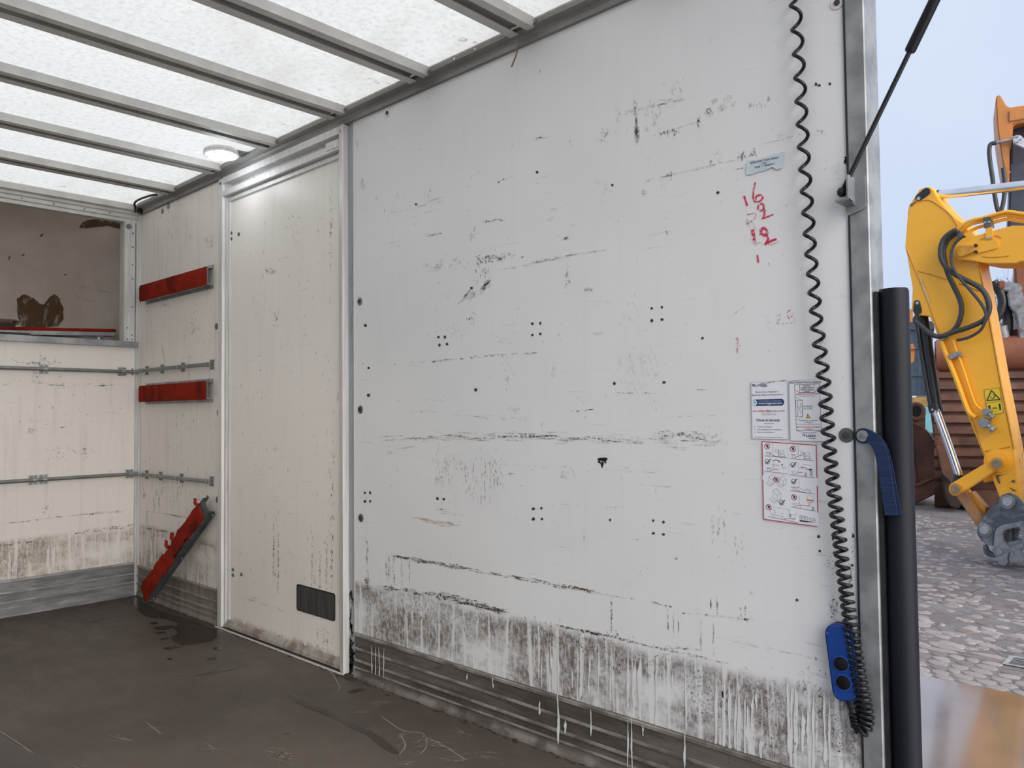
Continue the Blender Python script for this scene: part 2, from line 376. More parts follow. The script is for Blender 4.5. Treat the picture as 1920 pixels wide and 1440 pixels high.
# bulkhead wall with its high opening into the over-cab locker
wfr = struct(MB().box(-.05, -.03, YL, .0, -.06, 1.40).build('wall_front', M['ply']), 'worn off-white bulkhead wall under the over-cab opening', 'wall')
MB().box(-.03, 0, YL, -.021, 0, 1.405).build('wall_panel', M['bulk'], wfr)
sill = MB().prism([(.03, YL, 1.392), (.03, YL, 1.424), (-.10, YL, 1.424), (-.10, YL, 1.420), (.026, YL, 1.420), (.026, YL, 1.392)], (0, -YL-.017, 0)).build('sill', M['galv'], wfr)
mb = MB().prism([(.0, -.09, 1.425), (.012, -.086, 1.425), (.012, -.06, 1.425), (.016, -.058, 1.425), (.012, -.056, 1.425), (.012, -.03, 1.425), (.0, -.028, 1.425), (-.05, -.028, 1.425), (-.05, -.09, 1.425)], (0, 0, .70))
ofr = sempty('trim_6', (0, -.06, 1.43), 'aluminium frame around the over-cab opening', 'frame')
jamb = mb.build('opening_jamb', M['aluwhite'], ofr)
head = MB().prism([(-.04, YL, 2.100), (.010, YL, 2.100), (.010, YL, 2.118), (.018, YL, 2.122), (.018, YL, 2.140), (.026, YL, 2.146), (.026, YL, 2.160), (.046, YL, 2.166), (.046, YL, 2.196), (.02, YL, 2.206), (-.04, YL, 2.206)], (0, -YL-.002, 0)).build('opening_header', M['beam'], ofr)
MB().prism([(-.03, -.024, 0), (.006, -.024, 0), (.012, -.020, 0), (.012, -.013, 0), (.022, -.010, 0), (.022, -.001, 0), (-.03, -.001, 0)], (0, 0, 2.15)).build('corner_profile', M['aluwhite'], ofr)
for z in [1.46, 1.62, 1.78, 1.86, 1.96, 2.04]:
    for y in (-.044,):
        MB().cyl((.011, y, z), (1, 0, 0), .005, .003, 10).build('rivet', M['boltgrey'], jamb, smooth=True)
for y, z in ((-.070, 1.436), (-.044, 1.436), (-.07, 1.50)):
    MB().cyl((.011, y, z), (1, 0, 0), .005, .003, 10).build('rivet', M['boltgrey'], jamb, smooth=True)
MB().cyl((.011, -.066, 2.075), (1, 0, 0), .016, .004, 16).build('bolt', M['boltgrey'], jamb, smooth=True)
for y in (-.60, -.45, -.30, -.17): MB().cyl((.017, y, 2.131), (1, 0, 0), .005, .003, 10).build('rivet', M['boltgrey'], head, smooth=True)
# over-cab locker: curved liner behind the opening
prof = [(-.05, 1.419), (-.45, 1.419), (-.80, 1.435), (-.98, 1.52), (-1.02, 1.66), (-.93, 1.88), (-.74, 2.08), (-.50, 2.20), (-.25, 2.25), (-.04, 2.25)]
pc = catmull([Vector((x, 0, z)) for x, z in prof], 4)
n = len(pc); NYL = 40
def liner_k(y): t = min(1., abs((y+1.05)/1.03)); return max(.03, (1-t**4)**.5)
mb = MB(); ysl = [-1.05+1.03*math.sin(math.pi*(j/NYL-.5)) for j in range(NYL+1)]
for y in ysl: mb.v += [Vector((-.03+(p.x+.03)*liner_k(y), y, p.z)) for p in pc]
mb.f = [(j*n+i, j*n+i+1, (j+1)*n+i+1, (j+1)*n+i) for j in range(NYL) for i in range(n-1)]
loc = struct(mb.build('trim_1', M['luton'], smooth=True, angle=80, recalc=True), 'stained off-white curved liner inside the over-cab locker', 'liner')
def liner_x(z):
    for i in range(3*4, n-1):
        if pc[i].z <= z <= pc[i+1].z and pc[i+1].z > pc[i].z:
            k = (z-pc[i].z)/(pc[i+1].z-pc[i].z); return pc[i].x+(pc[i+1].x-pc[i].x)*k
    return -.9
def liner_pt(a, b):
    x = -.6
    for _ in range(30):
        p = B(a, b, x); x = .6*x+.4*(-.03+(liner_x(min(max(p.z, 1.45), 2.2))+.03)*liner_k(p.y))
    return B(a, b, x+.006)
def liner_blob(px, mat, sub=3, jit=2.):
    pts = []; L = len(px)
    for i in range(L):
        a, b = px[i]; c, d = px[(i+1) % L]
        for k in range(sub):
            t = k/sub; pts.append((a+(c-a)*t+random.uniform(-jit, jit), b+(d-b)*t+random.uniform(-jit, jit)))
    cx = sum(p[0] for p in pts)/len(pts); cy = sum(p[1] for p in pts)/len(pts); rings = [1, .75, .5, .25]
    mbb = MB(); m = len(pts)
    for r in rings: mbb.v += [liner_pt(cx+(p[0]-cx)*r, cy+(p[1]-cy)*r) for p in pts]
    mbb.v.append(liner_pt(cx, cy))
    for q in range(3):
        for i in range(m): mbb.f.append((q*m+i, q*m+(i+1) % m, (q+1)*m+(i+1) % m, (q+1)*m+i))
    for i in range(m): mbb.f.append((3*m+i, 3*m+(i+1) % m, 4*m))
    return mbb.build('glue_stain', mat, loc, recalc=False)
liner_blob([(32,560),(45,551),(60,556),(72,568),(86,572),(94,556),(103,551),(112,560),(118,580),(119,600),(108,611),(70,617),(40,612),(33,590)], M['stain'], 4, 1.6)
liner_blob([(148,427),(155,416),(175,411),(195,412),(232,420),(231,430),(212,421),(195,424),(170,427)], M['stain'], 3, 1.)
for px in [[(14,486),(20,478),(19,490)], [(120,513),(127,515),(122,517)], [(74,443),(82,436),(78,444)], [(40,478),(47,476),(44,480)]]: liner_blob(px, M['stain'], 2, .6)
for px in [[(150,536),(152,548),(151,536),(188,545)], [(140,553),(160,562),(176,566)], [(188,545),(206,548),(196,560)]]:
    mb = MB()
    P = [liner_pt(a, b) for a, b in px]
    for i in range(len(P)-1):
        e = Vector((0, 0, .003)); mb.add([P[i]-e, P[i]+e, P[i+1]+e*.5, P[i+1]-e*.5], [(0, 1, 2, 3)])
    mb.build('scratch', M['m_black'], loc, recalc=False)

# ceiling: translucent panels, cross beams and side rails
ceil = sempty('ceiling', (2, -1.05, 2.25), 'translucent white fibreglass roof on metal cross beams', 'ceiling')
XB = [.440, .945, 1.452, 1.960, 2.455, 2.945, 3.45]
edges = [-.03]+XB+[3.96]
for i in range(len(edges)-1):
    x0, x1 = edges[i]+.012, edges[i+1]+.012
    mb = MB()
    nx, ny = 8, 14
    for a in range(nx+1):
        for b in range(ny+1):
            fx = a/nx; fy = b/ny
            mb.v.append(Vector((x0+(x1-x0)*fx, YL+.03+(-YL-.055)*fy, 2.210+.010*math.sin(math.pi*fx)*math.sin(math.pi*fy))))
    for a in range(nx):
        for b in range(ny):
            q = a*(ny+1)+b; mb.f.append((q, q+1, q+ny+2, q+ny+1))
    mb.build('roof_panel', M['roof'], ceil, smooth=True, recalc=False)
for x in XB:
    w = .100; z0 = 2.176; z1 = 2.208; t = .003
    pr = [(x, z1), (x, z0), (x+.034, z0), (x+.034, z0+t), (x+t, z0+t), (x+t, z1-t), (x+w-t, z1-t), (x+w-t, z0+t), (x+w-.030, z0+t), (x+w-.030, z0), (x+w, z0), (x+w, z1)]
    bo = MB().prism([(a, YL+.02, b) for a, b in pr], (0, -YL-.02-.034, 0)).build('roof_beam', M['beam'], ceil)
    for dx in (-.012, .112): MB().cyl((x+dx, -.0395, 2.188), (0, -1, 0), .006, .005, 8).build('bolt', M['boltgrey'], bo, smooth=True)
def siderail(s, y0):
    pr = [(0, 2.15), (-.014, 2.15), (-.014, 2.166), (-.020, 2.173), (-.034, 2.178), (-.040, 2.182), (-.040, 2.193), (-.034, 2.197), (-.026, 2.198), (-.026, 2.204), (0, 2.204)]
    return MB().prism([(.02, y0+s*a, b) for a, b in pr], (XE-.02, 0, 0)).build('side_rail', M['rail'], ceil, smooth=True, angle=20)
rail_r = siderail(1, 0); siderail(-1, YL)
for sy in (-.0265, YL+.0265): MB().box(.03, XE, sy-.001, sy+.001, 2.198, 2.213).build('panel_flange', M['roof'], ceil)
MB().box(.02, XE, -.002, .06, 2.204, 2.262).build('roof_edge', M['alu'], ceil)
MB().box(.02, XE, YL-.06, YL+.002, 2.204, 2.262).build('roof_edge', M['alu'], ceil)
for u, v in ((852,124),(891,107),(1000,62)):
    p = W(u, v, -.041); MB().cyl((p.x, -.039, 2.188), (0, -1, 0), .004, .004, 8).build('rivet', M['aluwhite'], rail_r, smooth=True)
# faint brown stains on roof panels (fallen leaves above the fibreglass)
for u, v, r in ((865,73,.020),(698,151,.020),(531,233,.018),(315,340,.016),(892,80,.010),(726,156,.009),(150,320,.03),(120,350,.02)):
    c = F(u, v, 2.2085); mb = MB(); P = []
    for k in range(14):
        q = k/14*2*math.pi; rr = r*random.uniform(.7, 1.2); P.append((c.x+math.cos(q)*rr*.7, c.y+math.sin(q)*rr*1.5, 2.2085))
    mb.poly(P).build('roof_stain', M['roofstain'], ceil, recalc=False)

# rear post, rear roof beam
post = sempty('trim_2', (3.976, .04, -.4), 'galvanised grey rear corner post of the truck', 'post')
MB().prism([(3.955, -.003, -.5), (3.9945, -.003, -.5), (3.997, -.0005, -.5), (3.997, .078, -.5), (3.992, .084, -.5), (3.955, .084, -.5)], (0, 0, 2.79)).build('post_section', M['galv'], post)
for zz in ((3.9515, 3.956),):
    MB().box(zz[0], zz[1], -.0045, .02, -.05, 2.15).build('seal_strip', M['black'], post)
postl = sempty('trim_3', (3.976, YL-.04, -.4), 'galvanised grey rear post beside the left wall', 'post')
MB().box(3.955, 3.997, YL-.08, YL+.003, -.5, 2.29).build('post_section', M['galv'], postl)
struct(MB().box(3.955, 3.999, YL-.08, .084, 2.264, 2.33).build('trim_4', M['galv']), 'galvanised beam across the top of the rear opening', 'beam')
struct(MB().prism([(3.999, YL, -.06), (3.999, .08, -.06), (3.999, .08, -.22), (3.999, YL, -.22)], (-.06, 0, 0)).build('trim_5', M['galvdark']), 'dark steel sill under the rear edge of the floor', 'sill')

# ================================================================== SLIDING DOOR
door = sempty('door_1', (1.5, .01, 0), 'off-white sliding side door in an aluminium frame', 'door')
yj = -.016
leaf = MB().box(1.04, 1.985, .012, .032, .035, 2.09).build('door_leaf', M['door'], door)
MB().prism([(.983, .03, .003), (.983, yj, .003), (1.018, yj, .003), (1.022, -.004, .003), (1.038, -.004, .003), (1.038, .03, .003)], (0, 0, 2.143)).build('door_jamb', M['aluwhite'], door)
MB().prism([(1.974, .03, .003), (1.974, -.006, .003), (1.990, -.008, .003), (1.993, yj, .003), (2.020, yj-.006, .003), (2.024, yj-.002, .003), (2.024, .004, .003), (2.024, .03, .003)], (0, 0, 2.145)).build('door_jamb', M['aluwhite'], door)
# leaf edge profiles
lt = MB(); 
lt.prism([(1.038, .012, .04), (1.038, .004, .04), (1.052, .004, .04), (1.060, .012, .04)], (0, 0, 2.02)); lt.build('leaf_edge', M['aluwhite'], door)
MB().prism([(1.958, .012, .04), (1.964, .004, .04), (1.974, .004, .04), (1.974, .012, .04)], (0, 0, 2.02)).build('leaf_edge', M['aluwhite'], door)
MB().prism([(1.038, .012, 2.028), (1.038, .002, 2.032), (1.038, .002, 2.048), (1.038, .012, 2.052)], (.936, 0, 0)).build('leaf_top_edge', M['aluwhite'], door)
MB().prism([(1.022, .03, .006), (1.022, -.006, .006), (1.022, -.004, .020), (1.022, .004, .036), (1.022, .012, .042), (1.022, .03, .042)], (.955, 0, 0)).build('leaf_bottom_edge', pm('grimy_bottom_profile', (.46, .42, .38), (.24, .19, .15), 14, .6, .2), door)
# overhead track: upper strip, recessed channel, lower strip
tr = MB().box(1.018, 1.993, .020, .03, 2.06, 2.150).build('track_back', M['aluwhite'], door)
MB().box(1.018, 1.993, yj, .020, 2.118, 2.150).build('track_strip', M['aluwhite'], tr, bevel=.002)
MB().box(1.018, 1.993, yj, .020, 2.056, 2.086).build('track_strip', M['aluwhite'], tr, bevel=.002)
MB().box(1.90, 1.990, yj-.003, .012, 2.066, 2.100).build('track_stop', M['aluwhite'], tr, bevel=.002)
for x in (1.13, 1.26, 1.40, 1.53, 1.66, 1.84): MB().cyl((x, .021, 2.100), (0, -1, 0), .006, .006, 10).build('screw', M['boltdark'], tr, smooth=True)
for x in (1.000, 2.006): MB().cyl((x, yj+.001, 2.125), (0, -1, 0), .006, .004, 12).build('screw', M['boltdark'], door, smooth=True)
for u, v in ((434,437),(434,448),(448,439),(437,1068),(437,1078),(453,1077)):
    p = W(u, v, .012); MB().cyl((p.x, .0125, p.z), (0, -1, 0), .010, .005, 14, .006).build('rivet', M['boltdark'], leaf, smooth=True)
# recessed grey grip plate, near the bottom of the leaf
a, b = W(557, 1098, .012), W(629, 1170, .012)
def rrect(x0, x1, z0, z1, r, y, k=5):
    P = []
    for cx, cz, q0 in ((x1-r, z1-r, 0), (x0+r, z1-r, 1), (x0+r, z0+r, 2), (x1-r, z0+r, 3)):
        for i in range(k+1):
            q = (q0+i/k)*math.pi/2; P.append((cx+r*math.cos(q), y, cz+r*math.sin(q)))
    return P
zc = .232
gp = MB().prism(rrect(a.x, b.x, zc-.053, zc+.057, .012, .0115), (0, -.0025, 0)).build('grip_rim', M['dark'], leaf)
MB().prism(rrect(a.x+.004, b.x-.004, zc-.049, zc+.050, .009, .009), (0, -.0012, 0)).build('grip_plate', pm('grey_grip_plate', (.085, .083, .078), (.05, .05, .047), 10, .5, .2, (4, 1, .6)), leaf)

# ================================================================== WALL WEAR, HOLES AND BOLTS
class Marks:
    def __init__(s, parent, un): s.d = {}; s.parent = parent; s.un = un; s.k = 0
    def mb(s, c):
        if c not in s.d: s.d[c] = MB()
        return s.d[c]
    def P(s, u, v, c): s.mb(c); return s.un(u, v, .045*(len(s.d[c].f) % 17)+{'m_light': 1, 'm_grey': 2, 'whitepaint': 6, 'm_redfaint': 4, 'm_red': 4}.get(c, 3))
    def sliver(s, c, u, v, a, L, w):
        d = (math.cos(a), math.sin(a)); e = (-d[1], d[0]); q = random.uniform
        pts = [(-L, q(-.3, .3)*w), (-L*q(.2, .6), w*q(.4, 1)), (L*q(.1, .6), w*q(.4, 1)), (L, q(-.3, .3)*w), (L*q(.1, .6), -w*q(.4, 1)), (-L*q(.2, .6), -w*q(.4, 1))]
        s.mb(c).poly([s.P(u+x*d[0]+y*e[0], v+x*d[1]+y*e[1], c) for x, y in pts])
    def streak(s, c, u0, v0, u1, v1, w, n, L=5, jit=1.5):
        a = math.atan2(v1-v0, u1-u0)
        for _ in range(n):
            t = random.random(); e = random.gauss(0, jit)
            s.sliver(c, u0+(u1-u0)*t-math.sin(a)*e, v0+(v1-v0)*t+math.cos(a)*e, a+random.gauss(0, .05), L*random.uniform(.4, 1.6), w*random.uniform(.4, 1.2))
    def line(s, c, pts, w, w2=None):
        m = s.mb(c)
        for i in range(len(pts)-1):
            (a, b), (e, f) = pts[i], pts[i+1]; L = math.hypot(e-a, f-b) or 1; nx, ny = -(f-b)/L*w/2, (e-a)/L*w/2
            m.poly([s.P(a+nx, b+ny, c), s.P(e+nx, f+ny, c), s.P(e-nx, f-ny, c), s.P(a-nx, b-ny, c)])
    def drip(s, c, u, v0, v1, wd):
        k = max(6, int(abs(v1-v0)/7)); L, R = [], []; du = 0
        for i in range(k+1):
            t = i/k; du += random.gauss(0, .35)
            w = wd*(.18+.62*min(1, t*3.2))*(1+.35*math.sin(t*9+u))*(1 if t < .9 else 1.15)
            if i == k: w *= .35
            L.append(s.P(u+du-w/2*random.uniform(.8, 1.15), v0+(v1-v0)*t, c)); R.append(s.P(u+du+w/2*random.uniform(.8, 1.15), v0+(v1-v0)*t, c))
        m = s.mb(c)
        for i in range(k): m.add([L[i], R[i], R[i+1], L[i+1]], [(0, 1, 2, 3)])
    def blob(s, c, u, v, rx, ry, k=9, jit=.35):
        s.mb(c).poly([s.P(u+math.cos(q)*rx*r, v+math.sin(q)*ry*r, c) for q, r in [(i/k*2*math.pi, 1+random.uniform(-jit, jit)) for i in range(k)]])
    def patch(s, c, u, v, ru, rv, n, L, w, a, ja=.3):
        for _ in range(n): s.sliver(c, u+random.gauss(0, ru*.5), v+random.gauss(0, rv*.5), a+random.gauss(0, ja), L*random.uniform(.3, 1.4), w*random.uniform(.4, 1.2))
    def done(s):
        nm = {'m_black': 'black_scuffs', 'm_brown': 'brown_scuffs', 'm_grey': 'grey_smudges', 'm_light': 'faint_smudges', 'whitepaint': 'paint_drips', 'holes': 'drill_holes', 'm_red': 'marker_writing', 'm_redfaint': 'marker_writing', 'm_orange': 'orange_smear', 'm_gunk': 'black_gunk'}
        for c, m in s.d.items(): tag(m.build(nm.get(c, 'scuffs'), M[c], s.parent, recalc=False), kind='stuff')
w1 = Marks(wp, lambda u, v, k: W(u, v, -.0003*k))
q = random.uniform
# holes
for u, v in [(1222,578),(1241,576),(1222,601),(1241,599),(998,607),(1013,606),(998,628),(1013,626),(1148,347),(1007,323),(1346,361),(1225,976),(1244,979),(1225,1000),(1244,1002),(1000,954),(1015,953),(1000,973),(1016,973),(822,632),(834,632),(824,647),(838,645),(1530,158),(1536,160),(1556,157),(1317,634),(884,540),(1152,719),(892,731),(780,383),
             (684,924),(694,924),(684,940),(694,940),(691,690),(691,741),(685,610),(820,935),(832,936),(1144,975),(1245,717),(1535,1006),(1562,1010),(1537,1033),(1564,1037),(1494,1125),(1600,1005),(1598,1060)]:
    w1.blob('holes', u, v, q(2., 3.2), q(2.2, 3.4), 10, .12)
# scuffs, upper part
w1.streak('m_grey', 715, 402, 830, 378, 1.2, 14, 8, .8); w1.streak('m_black', 800, 443, 828, 437, 1.2, 12, 4, .8); w1.streak('m_black', 900, 418, 942, 411, 1.6, 12, 4, .8); w1.blob('m_black', 916, 415, 5, 2)
w1.streak('m_black', 932, 341, 945, 338, 1.6, 7, 3, .8); w1.streak('m_grey', 940, 336, 960, 330, 1.6, 8, 3, 2)
w1.patch('m_brown', 930, 482, 36, 8, 46, 5, 2.2, -.25); w1.patch('m_brown', 905, 490, 18, 6, 20, 4, 1.5, 1.4); w1.patch('m_grey', 850, 495, 36, 12, 30, 5, 2.4, -.2); w1.patch('m_brown', 1062, 446, 14, 5, 14, 4, 1.8, -.4); w1.patch('m_brown', 905, 508, 12, 10, 14, 5, 1, 1.5)
w1.streak('m_grey', 935, 506, 1110, 471, 2.0, 30, 9, 1.4); w1.streak('m_light', 1000, 492, 1130, 470, 3, 12, 14, 1)
w1.streak('m_light', 880, 560, 916, 530, 7, 18, 10, 3); w1.blob('m_grey', 912, 532, 7, 10); w1.streak('m_grey', 850, 580, 893, 530, 1.6, 14, 8, 1.4); w1.streak('m_black', 866, 565, 880, 548, 1.2, 6, 4, .5)
w1.patch('m_black', 884, 600, 6, 14, 16, 4, 1, 1.5, .4); w1.patch('m_brown', 1062, 520, 5, 22, 24, 4, 1.1, 1.4, .5); w1.blob('m_grey', 1104, 543, 12, 4); w1.patch('m_black', 1100, 543, 9, 4, 12, 2, 1, .2, 1)
w1.streak('m_grey', 885, 455, 890, 425, 4, 8, 6, 1.5); w1.streak('m_grey', 796, 370, 799, 353, 1, 5, 4, .6); w1.streak('m_grey', 803, 371, 807, 357, 1.6, 6, 4, 1)
w1.blob('m_grey', 680, 345, 5, 12); w1.patch('m_grey', 672, 268, 12, 6, 8, 6, 1.6, 1.4); w1.blob('m_grey', 706, 372, 4, 3)
# top right
w1.streak('m_grey', 1190, 195, 1194, 256, 6, 16, 12, 1.5); w1.streak('m_grey', 1170, 210, 1280, 186, 2, 26, 10, 3); w1.streak('m_black', 1232, 197, 1258, 193, 1, 8, 6, .6); w1.patch('m_grey', 1160, 212, 8, 18, 10, 8, 2, 1.3); w1.patch('m_grey', 1225, 225, 14, 28, 16, 8, 3, 1.2)
w1.patch('m_black', 1135, 248, 8, 10, 24, 3, 1.1, 1.2, .8); w1.patch('m_brown', 1128, 262, 12, 4, 10, 3, 1, .2, .8); w1.patch('m_grey', 1270, 165, 16, 18, 14, 5, 2.4, 1.2, .6); w1.blob('m_black', 1330, 207, 6, 6); w1.blob('m_grey', 1328, 212, 8, 8)
for u, v in ((1238,251),(1246,249),(1253,247),(1262,243),(1266,246)): w1.patch('m_black', u, v, 4, 5, 8, 5, 1.5, 1.5, .2)
w1.patch('m_black', 1310, 231, 3, 10, 14, 6, 1.3, 1.55, .3); w1.streak('m_grey', 1225, 254, 1310, 228, 1.2, 12, 7, .6)
w1.patch('m_black', 1256, 329, 7, 5, 16, 5, 1.3, 1.7, .4); w1.streak('m_grey', 1210, 340, 1390, 297, 1.6, 34, 9, 1.2); w1.patch('m_black', 1333, 308, 2, 6, 8, 4, 1.2, 1.5); w1.patch('m_black', 1390, 295, 8, 6, 18, 5, 1.4, 1.8, .3); w1.patch('m_black', 1413, 288, 6, 7, 16, 5, 1.3, 1.6, .3); w1.streak('m_black', 1376, 318, 1392, 315, 1, 6, 5, .3)
for u, v in ((1362,188),(1368,184),(1374,194),(1356,200),(1350,204),(1340,190)): w1.blob('m_grey', u, v, 6, 6)
w1.patch('m_black', 1412, 198, 14, 6, 16, 5, 1, 1.5, .2); w1.patch('m_black', 1442, 190, 2, 6, 5, 4, 1, 1.5); w1.blob('m_grey', 1206, 360, 8, 5); w1.patch('m_grey', 1206, 362, 8, 5, 8, 3, 1, .4)
w1.patch('m_grey', 1480, 250, 50, 10, 8, 8, 1, -.4); w1.streak('m_grey', 1455, 265, 1510, 249, 1.2, 14, 6, 1); w1.patch('m_black', 1537, 246, 6, 4, 8, 3, 1, 1, 1)
w1.patch('m_gunk', 1587, 303, 4, 9, 26, 3, 2, 1, 1.2); w1.blob('m_light', 1568, 320, 12, 18); w1.blob('m_light', 1575, 82, 10, 5); w1.patch('m_grey', 1560, 320, 14, 20, 10, 4, 1.2, .5, 1)
# long lines
w1.streak('m_black', 805, 678, 872, 672, 1.2, 24, 4, .9); w1.streak('m_black', 880, 670, 1012, 661, 1.2, 26, 4, 1.1); w1.streak('m_grey', 735, 684, 815, 676, 1, 8, 5, 1)
w1.streak('m_brown', 720, 822, 1040, 817, 1.6, 46, 14, 3.5); w1.streak('m_grey', 730, 820, 1340, 826, 2.4, 60, 18, 5); w1.streak('m_brown', 960, 816, 1160, 826, 1.6, 30, 14, 2.5); w1.streak('m_brown', 1230, 814, 1350, 817, 1.8, 40, 9, 4); w1.patch('m_brown', 1285, 815, 30, 6, 26, 4, 1.4, .1); w1.streak('m_grey', 1160, 827, 1280, 838, 1.8, 22, 12, 3)
w1.patch('m_grey', 835, 890, 26, 40, 60, 9, 1.1, 1.55, .15); w1.patch('m_brown', 900, 900, 34, 40, 60, 9, 1.0, 1.55, .12); w1.patch('m_black', 838, 870, 10, 16, 14, 5, .8, 1.9, .5); w1.streak('m_grey', 800, 865, 1240, 885, 1.2, 40, 7, 3); w1.patch('m_grey', 935, 880, 14, 60, 22, 6, 1.2, 1.5, .3)
w1.streak('m_black', 745, 842, 772, 838, .9, 6, 6, .3); w1.streak('m_black', 818, 955, 842, 957, 1, 10, 6, 2); w1.streak('m_grey', 824, 962, 880, 968, 1, 10, 6, .8); w1.streak('m_grey', 1050, 945, 1165, 951, 1, 12, 8, .6); w1.streak('m_grey', 1198, 908, 1268, 914, 1.2, 12, 8, .6)
w1.blob('m_black', 1055, 894, 6, 2); w1.blob('m_black', 958, 888, 6, 1.6); w1.blob('m_brown', 1195, 1011, 3.4, 2); w1.streak('m_black', 1305, 731, 1322, 731, 1, 6, 5, .3); w1.streak('m_black', 1155, 736, 1235, 738, 1, 12, 5, .8); w1.streak('m_black', 1070, 771, 1110, 768, 1.2, 12, 5, .8); w1.streak('m_grey', 880, 780, 990, 785, 1.1, 22, 8, 2.5); w1.streak('m_grey', 1255, 781, 1370, 779, 1, 12, 8, .8)
w1.streak('m_grey', 770, 771, 830, 772, 1, 12, 6, 1.5); w1.streak('m_grey', 785, 751, 830, 751, 1, 8, 6, 1)
w1.blob('m_gunk', 1130, 861, 9, 4, 8, .3); w1.blob('m_gunk', 1129, 869, 3, 8, 8, .3); w1.blob('m_gunk', 1125, 864, 4, 4); w1.blob('m_gunk', 1135, 866, 3, 3)
w1.streak('m_orange', 782, 974, 850, 982, 3, 14, 14, 2.5)
w1.patch('m_light', 1200, 690, 60, 60, 30, 14, 3, 1.5, .3); w1.patch('m_grey', 1195, 690, 40, 50, 50, 3, 1, 1.4, .8); w1.patch('m_grey', 950, 690, 12, 40, 16, 8, 2, 1.2, .4); w1.blob('m_grey', 1038, 700, 4, 14); w1.blob('m_grey', 1120, 625, 8, 4); w1.patch('m_grey', 1180, 585, 30, 30, 30, 4, 1, 1.2, .6); w1.patch('m_grey', 870, 625, 60, 16, 50, 3, 1.2, 1.4, .9); w1.patch('m_grey', 1047, 630, 5, 18, 10, 4, 1, 1.3); w1.patch('m_grey', 1088, 745, 12, 14, 16, 4, 1.2, 1, .6)
for _ in range(260):
    u, v = q(680, 1580), q(230, 1080)
    if v < 230+(1180-u)*.3-200: continue
    w1.sliver(random.choice(['m_grey', 'm_grey', 'm_light', 'm_brown', 'm_black']), u, v, random.choice([1.55, 1.55, -.1, .1, q(0, 3)]), q(1.5, 6), q(.4, 1.0))
for _ in range(30): w1.patch('m_light', q(700, 1560), q(200, 900), q(6, 22), q(4, 16), 5, q(5, 12), q(1.5, 4), q(0, 3), .3)
# red marker writing: 16 / 52 / 12 / 11 and faint digits
for P, wd, c in [([(1395,367),(1398,375),(1401,386)], 4, 'm_red'), ([(1416,342),(1413,356),(1412,372),(1416,379),(1424,378),(1430,372),(1430,367),(1424,365),(1418,368),(1416,375)], 3.4, 'm_red'), ([(1400,395),(1398,403),(1408,401),(1416,399),(1418,403),(1414,411),(1406,417),(1399,420)], 2.2, 'm_redfaint'),
    ([(1421,393),(1422,384),(1429,381),(1433,386),(1431,394),(1424,395)], 3.2, 'm_red'), ([(1433,395),(1434,402),(1431,408),(1428,411),(1440,406),(1450,402)], 2.8, 'm_red'), ([(1411,430),(1413,443),(1415,456)], 6.5, 'm_red'), ([(1427,441),(1427,430),(1434,427),(1439,433),(1437,441),(1429,440)], 5.5, 'm_red'), ([(1437,441),(1441,449),(1434,459)], 4.5, 'm_red'), ([(1434,459),(1444,452),(1456,448)], 4, 'm_red'),
    ([(1420,478),(1422,493)], 3.2, 'm_red'), ([(1436,471),(1437,477)], 2.4, 'm_redfaint'), ([(1439,488),(1444,501)], 2.6, 'm_redfaint'), ([(1246,436),(1250,433),(1252,442)], 2, 'm_redfaint'), ([(1234,436),(1237,432)], 1.4, 'm_redfaint'), ([(1376,636),(1384,634),(1383,648),(1382,664)], 2.4, 'm_redfaint'), ([(1380,645),(1390,650)], 1.6, 'm_redfaint'),
    ([(1456,593),(1463,589),(1462,598),(1456,608)], 1.6, 'm_redfaint'), ([(1476,586),(1482,580),(1488,590),(1480,598),(1476,590)], 2, 'm_redfaint'), ([(1488,590),(1490,605),(1494,610)], 1.6, 'm_redfaint'), ([(1456,608),(1490,605)], 1.4, 'm_redfaint')]: w1.line(c, P, wd)
w1.patch('m_red', 1442, 455, 14, 5, 24, 2, 1, -.3, .5); w1.patch('m_red', 1418, 452, 12, 8, 12, 2, .8, 1, .8); w1.patch('m_black', 1432, 395, 5, 12, 22, 3, .8, 1.2, .7)
# lower part: two long gouges and dirty streaks above the kick plate
w1.streak('m_black', 735, 1042, 880, 1066, 1.7, 46, 8, 1.8); w1.streak('m_brown', 740, 1043, 1120, 1111, 1.4, 110, 10, 1.6); w1.streak('m_brown', 1042, 1093, 1112, 1108, 1.6, 16, 10, .6); w1.streak('m_black', 960, 1080, 1030, 1091, 1, 14, 8, .8)
w1.streak('m_grey', 1120, 1112, 1210, 1128, 1, 14, 8, .8); w1.streak('m_black', 1220, 1128, 1260, 1138, 1, 10, 6, .8); w1.streak('m_grey', 1290, 1150, 1560, 1180, .9, 16, 14, 1); w1.streak('m_grey', 1340, 1195, 1540, 1236, .9, 20, 14, 1)
w1.streak('m_black', 722, 1100, 840, 1120, 2.0, 40, 8, 3); w1.streak('m_black', 820, 1118, 940, 1146, 2.2, 60, 8, 2.8); w1.streak('m_brown', 830, 1116, 950, 1148, 2, 60, 8, 4); w1.streak('m_black', 1046, 1172, 1168, 1199, 1.6, 44, 10, 1.2); w1.streak('m_brown', 1165, 1199, 1360, 1243, 1.1, 40, 12, 1.2); w1.blob('m_black', 1156, 1190, 4, 4); w1.patch('m_grey', 1278, 1216, 26, 4, 22, 9, 1.6, .2)
for u, v0, v1, n in [(688,1015,1180,60),(692,1085,1160,30),(724,1040,1080,10),(730,1048,1095,16),(738,1042,1100,18),(752,1050,1110,12),(768,1045,1120,8),(735,1100,1150,14),(755,1110,1150,14),(770,1120,1140,10),(712,1060,1120,6)]: w1.streak('m_brown', u, v0, u+1, v1, .9, n, 6, 1.4)
